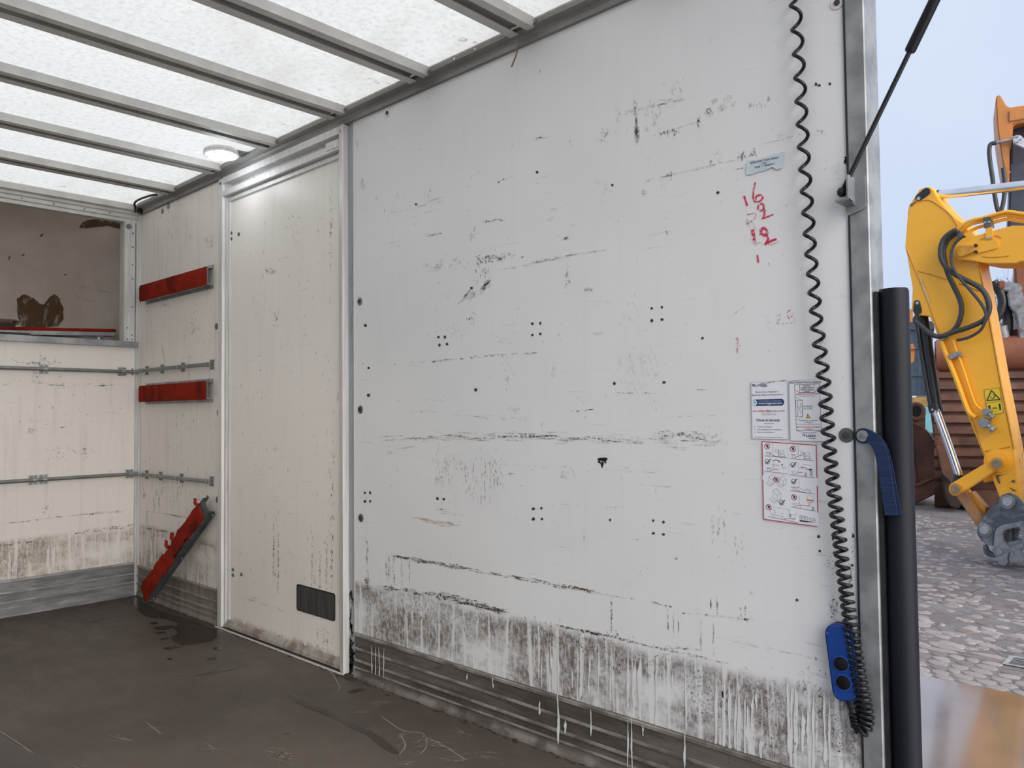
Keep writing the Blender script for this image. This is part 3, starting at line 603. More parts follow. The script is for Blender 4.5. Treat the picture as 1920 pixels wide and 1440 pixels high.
w1.patch('m_black', 687, 1090, 6, 7, 20, 3, 1.5, 1, 1); w1.patch('m_brown', 780, 1150, 60, 26, 120, 6, 1., 1.5, .25); w1.patch('m_brown', 880, 1165, 70, 26, 140, 6, 1., 1.5, .25); w1.patch('m_brown', 1000, 1195, 70, 30, 140, 6, 1., 1.5, .3)
for u in (1147,): w1.streak('m_brown', u, 1120, u-1, 1180, 1.6, 16, 12, .6)
for u, v0, v1 in ((1314,1165,1218),(1338,1164,1224),(1263,1148,1198),(1272,1165,1185),(1252,1150,1180),(1333,1125,1140),(1345,1122,1145)): w1.streak('m_grey', u, v0, u, v1, 1.4, 16, 8, .8)
for u, v in ((1281,1150),(1323,1153),(1346,1152),(1385,1160),(1398,1161),(1495,1125),(1268,1047),(1185,1122)): w1.blob('m_black', u, v, q(2, 4), q(2, 3.4))
w1.patch('m_black', 1400, 1160, 8, 4, 10, 3, 1, .3, .8); w1.streak('m_black', 1388, 1135, 1390, 1160, .8, 7, 4, .8); w1.streak('m_black', 1397, 1138, 1399, 1160, .8, 7, 4, .8)
for u in (1337,1348,1358): w1.patch('m_brown', u, 985, 3, 30, 26, 4, .8, 1.5, .4)
for u in (1380,1392): w1.patch('m_brown', u, 1020, 4, 26, 14, 4, .8, 1.4, .5)
w1.patch('m_black', 1562, 1140, 8, 26, 80, 3, 1.2, 1.4, .9); w1.patch('m_black', 1595, 1085, 6, 26, 40, 3, 1.2, 1.4, .9); w1.patch('m_black', 1563, 1065, 6, 12, 26, 2.5, 1, 1.4, .9); w1.patch('m_black', 1552, 1055, 8, 6, 10, 3, 1, 1, 1); w1.patch('m_brown', 1530, 1235, 6, 14, 16, 3, .8, 1.6, .3)
w1.patch('m_black', 1600, 1020, 8, 30, 26, 3, 1.2, 1, .9); w1.streak('m_black', 1535, 1040, 1560, 1044, .8, 6, 5, .4)
# grimy fields between white runs, lower right
for u, v, ru, rv, n in [(1110,1205,60,22,120),(1210,1240,40,20,60),(1310,1280,30,40,150),(1340,1330,50,30,140),(1430,1330,34,60,150),(1460,1390,30,40,110),(1540,1330,14,60,110),(1570,1380,20,50,150),(1600,1400,8,40,70),(1510,1280,14,26,40),(1150,1250,60,20,80)]:
    w1.patch('m_brown', u, v, ru, rv, n, 4, 1.4, 1.4, .8); w1.patch('m_black', u, v, ru, rv, n//3, 3, .9, 1.2, .9)
for u, v0, v1, wd in [(1122,1205,1300,3),(1105,1225,1300,3),(1047,1220,1300,3),(1032,1205,1255,3),(1016,1235,1290,2.4),(1178,1215,1330,5),(1190,1240,1320,9),(1200,1235,1325,7),(1230,1225,1360,3),(1207,1320,1345,3),(1284,1230,1372,4),(1260,1260,1290,3),(1342,1260,1400,5),(1355,1250,1395,8),(1368,1270,1410,5),(1385,1300,1410,9),(1400,1310,1420,9),(1415,1290,1360,6),(1430,1380,1430,9),(1475,1275,1440,6),(1484,1285,1440,8),(1495,1290,1400,10),(1510,1330,1410,14),(1525,1290,1440,5),(1545,1290,1430,5),(1555,1290,1440,4),(1090,1280,1310,4),(1072,1250,1290,2.6),(1088,1265,1305,4),(1145,1240,1320,3)]:
    if wd < 6: w1.drip('whitepaint', u, v0, v1, wd*1.15)
    else:
        for _ in range(int(wd/2.2)): w1.drip('whitepaint', u+random.uniform(-wd*.5, wd*.5), v0+random.uniform(-8, 14), v1+random.uniform(-34, 12), random.uniform(3, 5.5))
w1.done()
# bolts on the big panel
for u, v, r, nm in ((675,565,.016,'boltgrey'),(676,768,.016,'boltdark'),(677,971,.016,'boltdark'),(727,212,.017,'aluwhite'),(1570,6,.016,'aluwhite'),(1587,816,.017,'boltdark')):
    p = W(u, v, 0)
    bo = MB().cyl((p.x, .0, p.z), (0, -1, 0), r, .0025, 20, r*.9).build('panel_bolt', M[nm], wp, smooth=True)
    MB().cyl((p.x, -.002, p.z), (0, -1, 0), r*.42, .003, 12).build('bolt_head', M['holes'], bo, smooth=True)
# drips running over the kick plate
kk = Marks(bb, lambda u, v, k: W(u, v, -.0138))
for u, v0, v1, wd in [(698,1210,1262,1.6),(704,1212,1266,1.4),(710,1214,1268,1.6),(720,1215,1272,1.4),(1045,1300,1395,4),(1178,1350,1440,2.5),(1184,1345,1440,2.5),(1107,1330,1380,2.5),(1012,1315,1340,3),(1284,1375,1440,4),(1205,1360,1380,2.4),(1060,1350,1375,4),(876,1262,1275,2),(924,1270,1290,2)]: kk.drip('whitepaint', u, v0, v1, wd*1.2)
kk.done()
# front panel marks
w2 = Marks(wf, lambda u, v, k: W(u, v, -.0003*k))
for _ in range(90): w2.sliver(random.choice(['m_brown', 'm_grey', 'm_brown', 'm_black']), q(268, 406), q(560, 900), random.choice([1.55, 1.6, q(0, 3)]), q(1, 5), q(.4, .9))
w2.patch('m_brown', 360, 615, 14, 24, 30, 3, .9, 1.4, .8); w2.patch('m_brown', 310, 573, 10, 4, 14, 2.5, .9, .6, .8); w2.streak('m_black', 304, 650, 309, 680, .8, 10, 5, .4); w2.patch('m_brown', 395, 455, 10, 12, 30, 4, .8, 1.5, .3); w2.patch('m_grey', 320, 430, 30, 40, 30, 8, 1.5, 1.2, .5)
w2.patch('m_brown', 330, 930, 50, 30, 40, 12, 1, 1.57, .08); w2.streak('m_brown', 275, 958, 360, 972, 1, 24, 6, .6); w2.streak('m_brown', 273, 990, 330, 1000, 1.2, 24, 5, 1); w2.streak('m_brown', 378, 1018, 402, 1024, 1, 10, 5, 1)
for u, v0, v1, wd in [(284,1012,1060,5),(296,1020,1060,2),(272,1000,1075,1.6),(274,950,1000,1.4),(352,1040,1090,1.6),(362,1045,1095,2),(372,1050,1100,2.4),(384,1050,1105,3),(392,1060,1105,2),(402,1040,1110,3),(378,1035,1060,3)]: w2.drip('whitepaint', u, v0, v1, wd*1.2)
w2.blob('m_brown', 270, 929, 2.4, 7)
for u, v in ((305,396),(316,387),(406,612),(410,774),(408,937)):
    w2_p = W(u, v, 0); MB().cyl((w2_p.x, 0, w2_p.z), (0, -1, 0), .016, .002, 16).build('panel_bolt', M['boltgrey'], wf, smooth=True)
w2.streak('m_brown', 411, 1100, 413, 1180, 3, 30, 6, 2)
w2.done()
w3 = Marks(wfr, lambda u, v, k: B(u, v, .0004*k))
w3.streak('m_brown', 88, 972, 240, 957, 1, 30, 8, .8); w3.streak('m_brown', 0, 982, 90, 973, 1, 12, 8, .8); w3.streak('m_brown', 0, 1024, 60, 1015, 1.2, 16, 8, 1); w3.streak('m_brown', 140, 1000, 246, 986, 1.4, 40, 6, 2); w3.streak('m_black', 5, 722, 15, 720, 1, 4, 4, .5)
w3.streak('m_black', 86, 721, 118, 723, 1, 14, 5, .8); w3.streak('m_black', 180, 723, 214, 722, 1, 14, 5, .8); w3.streak('m_grey', 20, 717, 240, 724, 1, 20, 6, 2); w3.patch('m_brown', 70, 680, 40, 12, 40, 6, 1.6, .3, .6); w3.patch('m_brown', 65, 708, 12, 12, 24, 4, 1, 1.2, .8)
w3.patch('m_brown', 58, 808, 10, 8, 20, 3, 1, .6, .6); w3.streak('m_brown', 113, 802, 126, 800, 1, 8, 4, .6); w3.patch('m_grey', 110, 850, 20, 20, 20, 5, 2, .8, 1); w3.patch('m_brown', 170, 850, 30, 12, 20, 4, 1, .3, .8); w3.patch('m_brown', 85, 955, 10, 12, 20, 3, .8, 1, 1); w3.patch('m_brown', 100, 760, 110, 50, 60, 3, .8, 1, 1)
for u, v0, v1, wd in [(19,1050,1090,3),(24,1060,1085,2),(103,1020,1085,1.4),(158,997,1078,1.4),(167,1000,1060,1.4),(198,996,1072,1.4),(202,990,1072,1.4),(224,990,1072,1.8),(229,990,1068,1.6),(236,985,1066,2),(210,1020,1045,6),(130,1010,1030,6),(178,1000,1025,1.4)]: w3.drip('whitepaint', u, v0, v1, wd*1.2)
for u, v in ((236,691),(248,692),(236,702),(248,702)): w3.blob('holes', u, v, 1.4, 1.4, 8, .1)
w3.done()
w4 = Marks(leaf, lambda u, v, k: W(u, v, .012-.0003*k))
w4.patch('m_brown', 508, 508, 14, 8, 26, 4, .8, -.6, .6); w4.patch('m_brown', 620, 440, 3, 80, 40, 5, .7, 1.55, .2); w4.patch('m_brown', 560, 430, 20, 30, 20, 4, .8, 1.3, .5)
for _ in range(150): w4.sliver(random.choice(['m_brown', 'm_brown', 'm_grey']), q(440, 628), q(400, 1100), 1.55+random.gauss(0, .15), q(1.5, 6), q(.4, .9))
for u in (513,522,585,600,612,622): w4.patch('m_brown', u, 1060+q(-30, 30), 2, 60, 40, 5, .8, 1.55, .15)
w4.patch('m_brown', 620, 940, 8, 120, 60, 5, .8, 1.55, .2); w4.patch('m_brown', 515, 600, 8, 20, 16, 4, 1, 1.4, .5); w4.patch('m_grey', 475, 1123, 12, 5, 16, 4, 1, .8, .6); w4.streak('m_grey', 450, 1120, 530, 1145, 1, 14, 6, .8)
for i in range(14):
    t = i/14; w4.patch('m_black', 440+t*190, 1168+t*70+q(-3, 3), 8, 4, 7, 3, .9, 1.4, .5)
w4.patch('m_brown', 610, 1200, 20, 24, 40, 4, 1, 1.55, .3); w4.line('m_grey', [(559,1165),(559,1208)], 1)
w4.done()
jm = Marks(door, lambda u, v, k: W(u, v, -.0165-.012*0))
for _ in range(40): jm.sliver('m_brown', q(640, 645), q(500, 1240), 1.57, q(2, 7), q(.3, .7))
jm.done()
# black gunk at the foot of the recess beside the door
gk = Marks(wr, lambda u, v, k: W(u, v, .0035))
for i in range(8): gk.blob('m_gunk', 657+q(-3, 3), 1205+i*7, 4+i*.6, 8, 8, .4)
gk.patch('m_gunk', 658, 1170, 4, 60, 40, 8, 1.5, 1.57, .1); gk.patch('m_grey', 660, 560, 4, 120, 50, 10, 1.5, 1.57, .1)
gk.done()

# ================================================================== THINGS INSIDE THE TRUCK
# ---- padded steel brackets (hat section with red felt)
def bracket(name, P, ex, ez, L, label, torn=False):
    """P: lower-left wall-side corner, ex: along, ez: up the section, outwards = ex x ez"""
    ey = ex.cross(ez).normalized()
    g = lambda a, b, c: P+ex*a+ez*c+ey*b
    t = thing(name, P, label, 'bracket', None)
    hh = .116; d = .032; f = .017; th = .003
    prof = [(0, 0), (th, 0), (th, f-th), (d, f), (d, hh-f), (th, hh-f+th), (th, hh), (0, hh), (0, hh-f), (d-th, hh-f-th), (d-th, f+th), (0, f)]
    ch = MB().prism([g(0, b, c) for b, c in prof], ex*L).build('steel_channel', M['galv' if not torn else 'galvdark'], t)
    for a in (.02, L*.5, L-.02):
        for c in (.008, hh-.008): MB().cyl(g(a, th*.6, c), ey, .004, .003, 8).build('rivet', M['aluwhite'], ch, smooth=True)
    nx, nz = 40, 6; mb = MB(); th2 = .006
    for k in range(2):
        for i in range(nx+1):
            for j in range(nz+1):
                a = L*.001+(L-(.045 if torn else .006))*i/nx; c = f*.75+(hh-f*1.5)*j/nz; b = d+.002+(th2 if k == 0 else 0)
                if k == 0:
                    b += .002*mnoise.noise(Vector((a*14, c*20, 3)))
                    if j in (0, nz): b -= .004
                if torn:
                    e = 1 if j == nz else 0
                    c += (.004*mnoise.noise(Vector((a*34, 5, j*.2)))+.010*mnoise.noise(Vector((a*8, 2, j*.15))))*(1+e) + (-.012 if .42 < i/nx < .55 else 0)*(j/nz) + (.02*mnoise.noise(Vector((a*30, 9, 1))) if j == 0 else 0)
                    b += .010*abs(mnoise.noise(Vector((a*18, c*16, 1))))*(k == 0)
                    if j == 0 and .5 < i/nx < .75: c += .018
                if i == nx: a += .003*math.sin(j*2.2)
                mb.v.append(g(a, b, c))
    q_ = (nx+1)*(nz+1)
    for k in range(2):
        for i in range(nx):
            for j in range(nz):
                z = k*q_+i*(nz+1)+j; mb.f.append((z, z+1, z+nz+2, z+nz+1))
    rim = [i*(nz+1) for i in range(nx+1)]+[nx*(nz+1)+j for j in range(1, nz+1)]+[i*(nz+1)+nz for i in range(nx-1, -1, -1)]+[j for j in range(nz-1, 0, -1)]
    for i in range(len(rim)):
        a, b = rim[i], rim[(i+1) % len(rim)]; mb.f.append((a, b, b+q_, a+q_))
    fo = mb.build('felt_pad', M['felt'], t, smooth=True, angle=60)
    if torn:
        for a, c, r in ((L*.56, hh-.006, .012), (L*.47, hh-.002, .010), (L-.05, hh-.004, .009)):
            pts = catmull([g(a, d+.004, c-.02), g(a-.004, d+.012, c), g(a+.004, d+.008, c+.014), g(a-.003, d+.010, c+.022)], 3)
            MB().tube(pts, [r*(1-.5*i/len(pts)) for i in range(len(pts))], 6).build('felt_scrap', M['felt'], fo, smooth=True)
    return t
EX, EY, EZ = Vector((1, 0, 0)), Vector((0, 1, 0)), Vector((0, 0, 1))
bracket('padded_bracket', Vector((.098, -.001, 1.629)), EX, EZ, .805, 'red felt padded steel bracket above the upper wall rail')
bracket('padded_bracket.001', Vector((.098, -.001, 1.068)), EX, EZ, .805, 'red felt padded steel bracket between the two wall rails')
bot = W(287, 1131, -.085); top = W(404, 966, -.012)
ex = (top-bot).normalized(); nrm = Vector((0, -1, 0)); nrm = (nrm-ex*nrm.dot(ex)).normalized(); ez = nrm.cross(ex).normalized()
if ez.z < 0: ez = -ez
bt = bracket('padded_bracket.002', bot+Vector((0, 0, .006)), ex, ez, (top-bot).length, 'torn red padded bracket fallen and leaning against the kick plate', True)

# ---- lashing rails
def lash(name, a, b, nrm, clips, label, group, endclip=None):
    a = Vector(a); b = Vector(b); d = (b-a).normalized(); up = EZ
    t = thing(name, a, label, 'rail', group)
    MB().tube([a+nrm*.022, b+nrm*.022], .0095, 12).build('tube', M['tube'], t, smooth=True)
    for s, w in clips:
        c = a.lerp(b, s); mb = MB(); h = .0245
        q_ = lambda x, z, y: c+d*x+up*z+nrm*y
        cl = MB().prism([q_(-w, -h, 0), q_(w, -h, 0), q_(w, -.017, 0), q_(w*.85, -.013, 0), q_(w*.85, .013, 0), q_(w, .017, 0), q_(w, h, 0), q_(-w, h, 0), q_(-w, .017, 0), q_(-w*.85, .013, 0), q_(-w*.85, -.013, 0), q_(-w, -.017, 0)], nrm*.003).build('clip', M['clip'], t)
        mb = MB()
        for k in range(9):
            an = math.pi*k/8; mb.v += [q_(-w*.45, .0125*math.cos(an), .018+.015*math.sin(an)), q_(w*.45, .0125*math.cos(an), .018+.015*math.sin(an))]
        mb.f = [(2*k, 2*k+1, 2*k+3, 2*k+2) for k in range(8)]
        mb.build('saddle', M['clip'], cl, smooth=True)
        for sx in (-.55, .55):
            for sz in (-.018, .018): MB().cyl(q_(w*sx, sz, .003), nrm, .0032, .003, 8).build('rivet', M['boltdark'], cl, smooth=True)
    MB().tube([a+nrm*.022-d*.012, a+nrm*.022+d*.018], .012, 10).build('end_cap', M['clip'], t, smooth=True)
    return t
NY = Vector((0, -1, 0)); NX = Vector((1, 0, 0))
lash('lashing_rail', (.065, 0, 1.258), (.905, 0, 1.253), NY, [(.06, .022), (.30, .022), (.60, .022), (.985, .022)], 'grey tube lashing rail with four clips between the red padded brackets', 'wall rails')
lash('lashing_rail.001', (.085, 0, .678), (.905, 0, .682), NY, [(.045, .020), (.27, .020), (.58, .020), (.985, .020)], 'grey tube lashing rail with four clips above the fallen bracket', 'wall rails')
lash('lashing_rail.002', (0, -.024, 1.253), (0, YL+.02, 1.258), NX, [(.034, .021), (.224, .023), (.55, .023), (.85, .023)], 'grey tube lashing rail on the bulkhead just under the sill', 'bulkhead rails')
lash('lashing_rail.003', (0, -.024, .680), (0, YL+.02, .678), NX, [(.012, .021), (.222, .022), (.245, .022), (.60, .022)], 'grey tube lashing rail on the bulkhead above the kick plate', 'bulkhead rails')

# ---- load bars and scrap on the over-cab shelf
t = thing('padded_load_bar', (-.20, -1.0, 1.42), 'long steel bar topped with red felt lying across the over-cab opening', 'bar')
xb = -.20; p0 = B(0, 613.5, xb); p1 = B(232, 618.5, xb); dd = (p1-p0)/(p1.y-p0.y)
def bar_at(y): return p0+dd*(y-p0.y)
ya, yb = YL+.12, -.066
def ybar(dz0, dz1, w, name, mat, bev=0.):
    pa, pb = bar_at(ya), bar_at(yb)
    MB().prism([pa+Vector((-w, 0, dz0)), pa+Vector((w, 0, dz0)), pa+Vector((w, 0, dz1)), pa+Vector((-w, 0, dz1))], pb-pa).build(name, mat, t, bevel=bev)
ybar(-.018, 0, .048, 'felt_pad', M['felt'], .005); ybar(-.040, -.0185, .045, 'steel_channel', M['galv'])
for yy_ in (ya+.08, -.40):
    zz_ = bar_at(yy_).z-.041; MB().box(xb-.04, xb+.04, yy_-.03, yy_+.03, 1.4195, zz_).build('support_block', M['dark'], t)
ww = thing('wooden_offcut', (-.40, -.9, 1.42), 'dark split wooden offcut lying behind the red padded bar', 'wood')
zt = B(0, 598, -.40).z; zb_ = B(0, 606, -.40).z; ye = B(31, 603, -.40).y
mb = MB()
for i in range(4):
    z0 = zb_+(zt-zb_)*i/4; y1 = ye+random.uniform(-.03, .01); mb.prism([(-.46, -1.30, z0), (-.36, -1.30, z0), (-.36, y1, z0), (-.40, y1+random.uniform(-.02, .02), z0), (-.46, y1-.02, z0)], (0, 0, (zt-zb_)/4*.8))
mb.build('splinter_stack', M['wood'], ww); MB().box(-.47, -.34, -1.28, ye-.02, 1.4195, zb_).build('base_block', pm('black_block', (.02, .018, .016), (.035, .03, .026), 8, .7), ww)
dk = MB().prism([(-.10, -1.2, 1.4195), (-.03, -1.2, 1.4195), (-.05, B(58, 630, -.06).y, 1.4195), (-.10, B(50, 630, -.06).y, 1.4195)], (0, 0, .024)).build('dark_plank', pm('black_plank', (.022, .02, .018), (.04, .034, .03), 8, .7), bevel=.003); tag(dk, 'blackened plank end on the sill under the red padded bar', 'plank')
ds = thing('steel_angle', B(176, 638, -.10), 'short dark steel angle resting on the over-cab sill beside the jamb', 'bar')
yl_, yr_ = B(158, 636, -.08).y, B(194, 636, -.08).y; zr = B(192, 628.5, -.08).z
MB().prism([(-.08, yl_, 1.4195), (-.08, yr_, 1.4195), (-.08, yr_+.004, zr-.012), (-.08, yr_-.006, zr), (-.08, yl_, 1.436)], (-.005, 0, 0)).build('upright_leg', M['galvdark'], ds); MB().prism([(-.0855, yl_, 1.4195), (-.0855, yr_, 1.4195), (-.13, yr_, 1.4195), (-.13, yl_, 1.4195)], (0, 0, .005)).build('flat_leg', M['galvdark'], ds)
MB().cyl((-.0805, B(185, 634, -.08).y, zr-.018), (1, 0, 0), .006, .004, 8).build('rivet', M['aluwhite'], ds)
bd = MB().prism([(-.32, -.62, 1.4195), (-.26, -.62, 1.4195), (-.26, -.16, 1.4195), (-.32, -.14, 1.4195)], (0, 0, .040)).build('board', M['board'], bevel=.002); tag(bd, 'pale flat board lying on the over-cab shelf under the padded bar', 'board')

# ---- LED lamp on a bracket off the side rail
LC = Vector((1.27, -.147, 2.172))
lamp = thing('ceiling_lamp', LC, 'round lit LED lamp on a grey bracket under the translucent roof', 'lamp')
def lathe(c, prof, n=28):
    mb = MB()
    for r, z in prof: mb.v += [c+Vector((r*math.cos(2*math.pi*k/n), r*math.sin(2*math.pi*k/n), z)) for k in range(n)]
    for i in range(len(prof)-1):
        for k in range(n): mb.f.append((i*n+k, i*n+(k+1) % n, (i+1)*n+(k+1) % n, (i+1)*n+k))
    return mb
lathe(LC, [(.001, .024), (.066, .024), (.074, .016), (.076, .004), (.076, -.002), (.070, -.004)]).build('housing', M['aluwhite'], lamp, smooth=True)
t_ = NT('lit_led_lens'); t_.set('Base Color', (.9, .93, 1)); 
vor = t_.N('ShaderNodeTexVoronoi'); vor.inputs['Scale'].default_value = 62; t_.l.new(t_.co(), vor.inputs['Vector'])
t_.set('Emission Color', t_.mix(t_.ramp(vor.outputs['Distance'], .25, .55), (1, 1, 1), (.72, .82, 1))); t_.set('Emission Strength', t_.ramp(vor.outputs['Distance'], .12, .45, 1.7, .62))
lathe(LC, [(.070, -.003), (.066, -.008), (.040, -.011), (.001, -.012)]).build('lens', t_.m, lamp, smooth=True)
mb = MB(); mb.tube([LC+Vector((.073*math.cos(k*math.pi/16), .073*math.sin(k*math.pi/16), .010)) for k in range(33)], .003, 6); mb.build('trim_ring', M['chrome'], lamp, smooth=True)
MB().prism([(1.235, -.030, 2.1985), (1.235, -.034, 2.203), (1.235, -.10, 2.200), (1.235, -.10, 2.196), (1.235, -.040, 2.1975)], (.07, 0, 0)).build('mount_bracket', M['galv'], lamp)
for dx in (-.03, .04): MB().cyl(LC+Vector((dx, -.05, -.009)), (0, 0, -1), .005, .004, 8).build('screw', M['chrome'], lamp, smooth=True)
ld = bpy.data.lights.new('lamp_light', 'POINT'); ld.energy = .95; ld.shadow_soft_size = .06; ld.color = (.86, .93, 1)
lo = bpy.data.objects.new('lamp_light', ld); COL.objects.link(lo); lo.location = LC+Vector((0, 0, -.075)); adopt(lo, lamp)

# ---- cable end at the corner, string at the rail
cb = thing('roof_cable', (.05, -.03, 2.17), 'short black cable looping out of the roof corner above the bulkhead', 'cable')
MB().tube(catmull([Vector((.062, -.05, 2.150)), Vector((.064, -.052, 2.175)), Vector((.09, -.065, 2.196)), Vector((.17, -.066, 2.202)), Vector((.28, -.056, 2.201)), Vector((.33, -.042, 2.200))], 6), .006, 8).build('cable', M['blackgloss'], cb, smooth=True)
MB().prism([(.047, -.038, 2.152), (.075, -.034, 2.152), (.070, -.006, 2.146), (.047, -.006, 2.146)], (0, 0, .034)).build('corner_clip', M['black'], cb, bevel=.004)
st = thing('string', W(972, 62, -.042), 'frayed brown string dangling from the side rail', 'string')
P = [W(u, v, -.046) for u, v in ((974,58),(974,72),(973,84),(970,95),(966,108),(959,126))]
P[0].y = -.042
MB().tube(catmull(P, 4), [.0012]*8+[.0016, .004, .0045, .003, .0026]+[.0024]*8, 6).build('twine', pm('twine', (.20, .14, .09), (.12, .085, .06), 60, .9), st, smooth=True)
MB().tube(catmull([W(974,66,-.046), W(980,64,-.045), W(984,60,-.043)], 3), .0012, 5).build('frayed_end', pm('twine_end', (.20, .14, .09), (.12, .085, .06), 60, .9), st, smooth=True)

# ---- stickers with print
def text_mesh(body, font_bold=False):
    cu = bpy.data.curves.new('t', 'FONT'); cu.body = body; cu.resolution_u = 2
    if font_bold: cu.offset = .012
    o = bpy.data.objects.new('t', cu); COL.objects.link(o)
    dg = bpy.context.evaluated_depsgraph_get(); dg.update(); me = bpy.data.meshes.new_from_object(o.evaluated_get(dg))
    V = [(v.co.x, v.co.y) for v in me.vertices]; Fc = [tuple(p.vertices) for p in me.polygons]
    bpy.data.objects.remove(o); bpy.data.curves.remove(cu); bpy.data.meshes.remove(me)
    return V, Fc
class Sheet:
    """printing on a flat sheet: coordinates of the sheet's own layout (cx, cy) map onto its rectangle"""
    def __init__(s, root, lay, x0, x1, z0, z1, y, shear=0.):
        s.root = root; s.l = lay; s.r = (x0, x1, z0, z1); s.y = y; s.shear = shear; s.k = 0
    def P(s, a, b, dy=0.):
        l, t, r, bt_ = s.l; x0, x1, z0, z1 = s.r; fx = (a-l)/(r-l)
        return Vector((x0+(x1-x0)*fx, s.y-dy, z1-(z1-z0)*(b-t)/(bt_-t)+s.shear*fx))
    def text(s, body, l, t, r, b, mat, name='print_text', bold=False, dy=.0004, rot=False):
        V, Fc = text_mesh(body, bold)
        if not V: return
        xs = [v[0] for v in V]; ys = [v[1] for v in V]; ax, bx = min(xs), max(xs); ay, by = min(ys), max(ys)
        mb = MB(); pts = []
        for x, y in V:
            fx = (x-ax)/(bx-ax); fy = (y-ay)/(by-ay)
            pts.append(s.P(l+(r-l)*fy, b+(t-b)*fx, dy) if rot == 2 else s.P(r-(r-l)*fy, b-(b-t)*fx, dy) if rot else s.P(l+(r-l)*fx, b-(b-t)*fy, dy))
        mb.add(pts, Fc); return mb.build(name, mat, s.root, recalc=False)
    def lines(s, L, w, mat, name='print_lines', dy=.0003):
        mb = MB()
        for pts in L:
            for i in range(len(pts)-1):
                (a, b), (c, d) = pts[i], pts[i+1]; ln = math.hypot(c-a, d-b) or 1; ux, uy = (c-a)/ln*w*.3, (d-b)/ln*w*.3; nx, ny = -(d-b)/ln*w/2, (c-a)/ln*w/2
                mb.poly([s.P(a-ux+nx, b-uy+ny, dy), s.P(c+ux+nx, d+uy+ny, dy), s.P(c+ux-nx, d+uy-ny, dy), s.P(a-ux-nx, b-uy-ny, dy)])
        return mb.build(name, mat, s.root, recalc=False)
    def fill(s, polys, mat, name='print_block', dy=.0002):
        for p in polys: MB().poly([s.P(a, b, dy) for a, b in p]).build(name, mat, s.root, recalc=False)
def circ(x, y, r, n=20, a0=0, a1=2*math.pi, ry=None): return [(x+r*math.cos(a0+(a1-a0)*i/n), y+(ry or r)*math.sin(a0+(a1-a0)*i/n)) for i in range(n+1)]
def sheet(name, x0, x1, z0, z1, label, cat, y=-.0028, mat='paper', shear=0.):
    pts = [(x0, y, z0), (x1, y, z0+shear), (x1, y, z1+shear), (x0, y, z1)]
    return tag(MB().prism(pts, (0, .0006, 0)).build(name, M[mat]), label, cat)
# 1: company sticker
s1 = sheet('company_sticker', 3.710, 3.801, .9335, 1.0715, 'white sticker with navy banner and red e-mail address on the wall', 'sticker')
S = Sheet(s1, (90, 178, 835, 1322), 3.710, 3.801, .9335, 1.0715, -.0028)
S.lines([[(92,180),(833,180),(833,1320),(92,1320),(92,180)]], 6, M['ltgrey'], 'border_line')
S.text('LABBE', 185, 218, 430, 268, M['navy'], 'logo_text', True); S.lines([[(320,278),(425,278)]], 10, M['navy'], 'logo_underline')
S.fill([[(108,218),(150,214),(156,226),(110,230)], [(106,236),(160,232),(164,244),(108,248)], [(112,254),(150,250),(148,262),(114,266)]], M['navy'], 'logo_mark'); S.fill([[(150,236),(176,224),(168,262),(146,270)]], M['redink'], 'logo_mark')
S.text("Besoin d'une réparation ?", 190, 362, 665, 408, M['navy']); S.text("Besoin de pièces ou d'accessoires ?", 105, 418, 758, 468, M['navy'])
S.fill([circ(160, 597, 58, 14, math.pi/2, 1.5*math.pi, 66)+circ(708, 592, 60, 14, -math.pi/2, math.pi/2, 68)], M['navy'], 'banner'); S.fill([circ(157, 597, 52, 20, ry=58)], M['whiteink'], 'banner_badge', .0003); S.fill([circ(160, 590, 32, 14, ry=38)], M['paleblue'], 'banner_icon', .0004)
S.text('commandez en ligne sur', 240, 545, 715, 588, M['paleblue'], dy=.0005); S.text('www.mygruau.com', 240, 600, 722, 645, M['whiteink'], bold=True, dy=.0005)
S.text('sav.labbe@gruau.com', 118, 738, 776, 792, M['redink'], bold=True); S.text('02 96 50 93 21', 362, 818, 598, 846, M['navy'])
S.lines([[(300,838),(300,820),(318,800),(345,796),(352,812),(330,826),(330,850),(318,872)]], 5, M['greyink'], 'hand_icon')
S.text('Pièces et Services', 192, 918, 670, 962, M['navy'], bold=True); S.lines([[(192,968),(668,968)], [(345,1018),(545,1018)]], 7, M['navy'], 'underline')
for y, tx, x1 in ((1080, 'Conseil technique', 515), (1135, 'Accompagnement logistique', 708), (1190, 'Suivi des opérations', 555)):
    S.text(tx, 203, y-16, x1, y+18, M['ink']); S.text('»', 138, y-10, 160, y+10, M['ink'], 'bullet')
S.lines([[(150+i*42, 1287), (150+i*42+30, 1288)] for i in range(14)], 9, M['greyink'], 'fine_print')
S.fill([[(270,212),(400,190),(560,172),(820,155),(820,178),(640,188),(480,204),(440,210),(370,214),(330,226)]], M['m_black'], 'scuff', .0007)
# 2: loading recommendation sticker
s2 = sheet('loading_plan_sticker', 3.8055, 3.894, .930, 1.0725, 'white sticker with black load plan diagram and red warnings beside the spiral cord', 'sticker')
S = Sheet(s2, (845, 150, 1650, 1350), 3.8055, 3.894, .930, 1.0725, -.0028)
S.lines([[(850,154),(1646,154),(1646,1346),(850,1346),(850,154)]], 6, M['ltgrey'], 'border_line')
S.text('PRECONISATION de CHARGE', 862, 178, 1545, 218, M['ink'], bold=True)
S.lines([[(968,236),(1500,236),(1520,1140),(988,1140),(968,236)], [(1080,240),(1080,398),(1384,398),(1384,240)], [(982,550),(982,866),(1128,866),(1128,550),(982,550)], [(990,1145),(1150,1182),(1260,1192),(1380,1176),(1518,1145)]], 7, M['ink'], 'plan_lines')
S.lines([[(970,335),(1082,404),(1390,402),(1500,335)]], 8, M['redink'], 'red_outline'); S.lines([[(978,485),(1128,548),(1136,866),(990,940)]], 6, M['greenink'], 'green_outline')
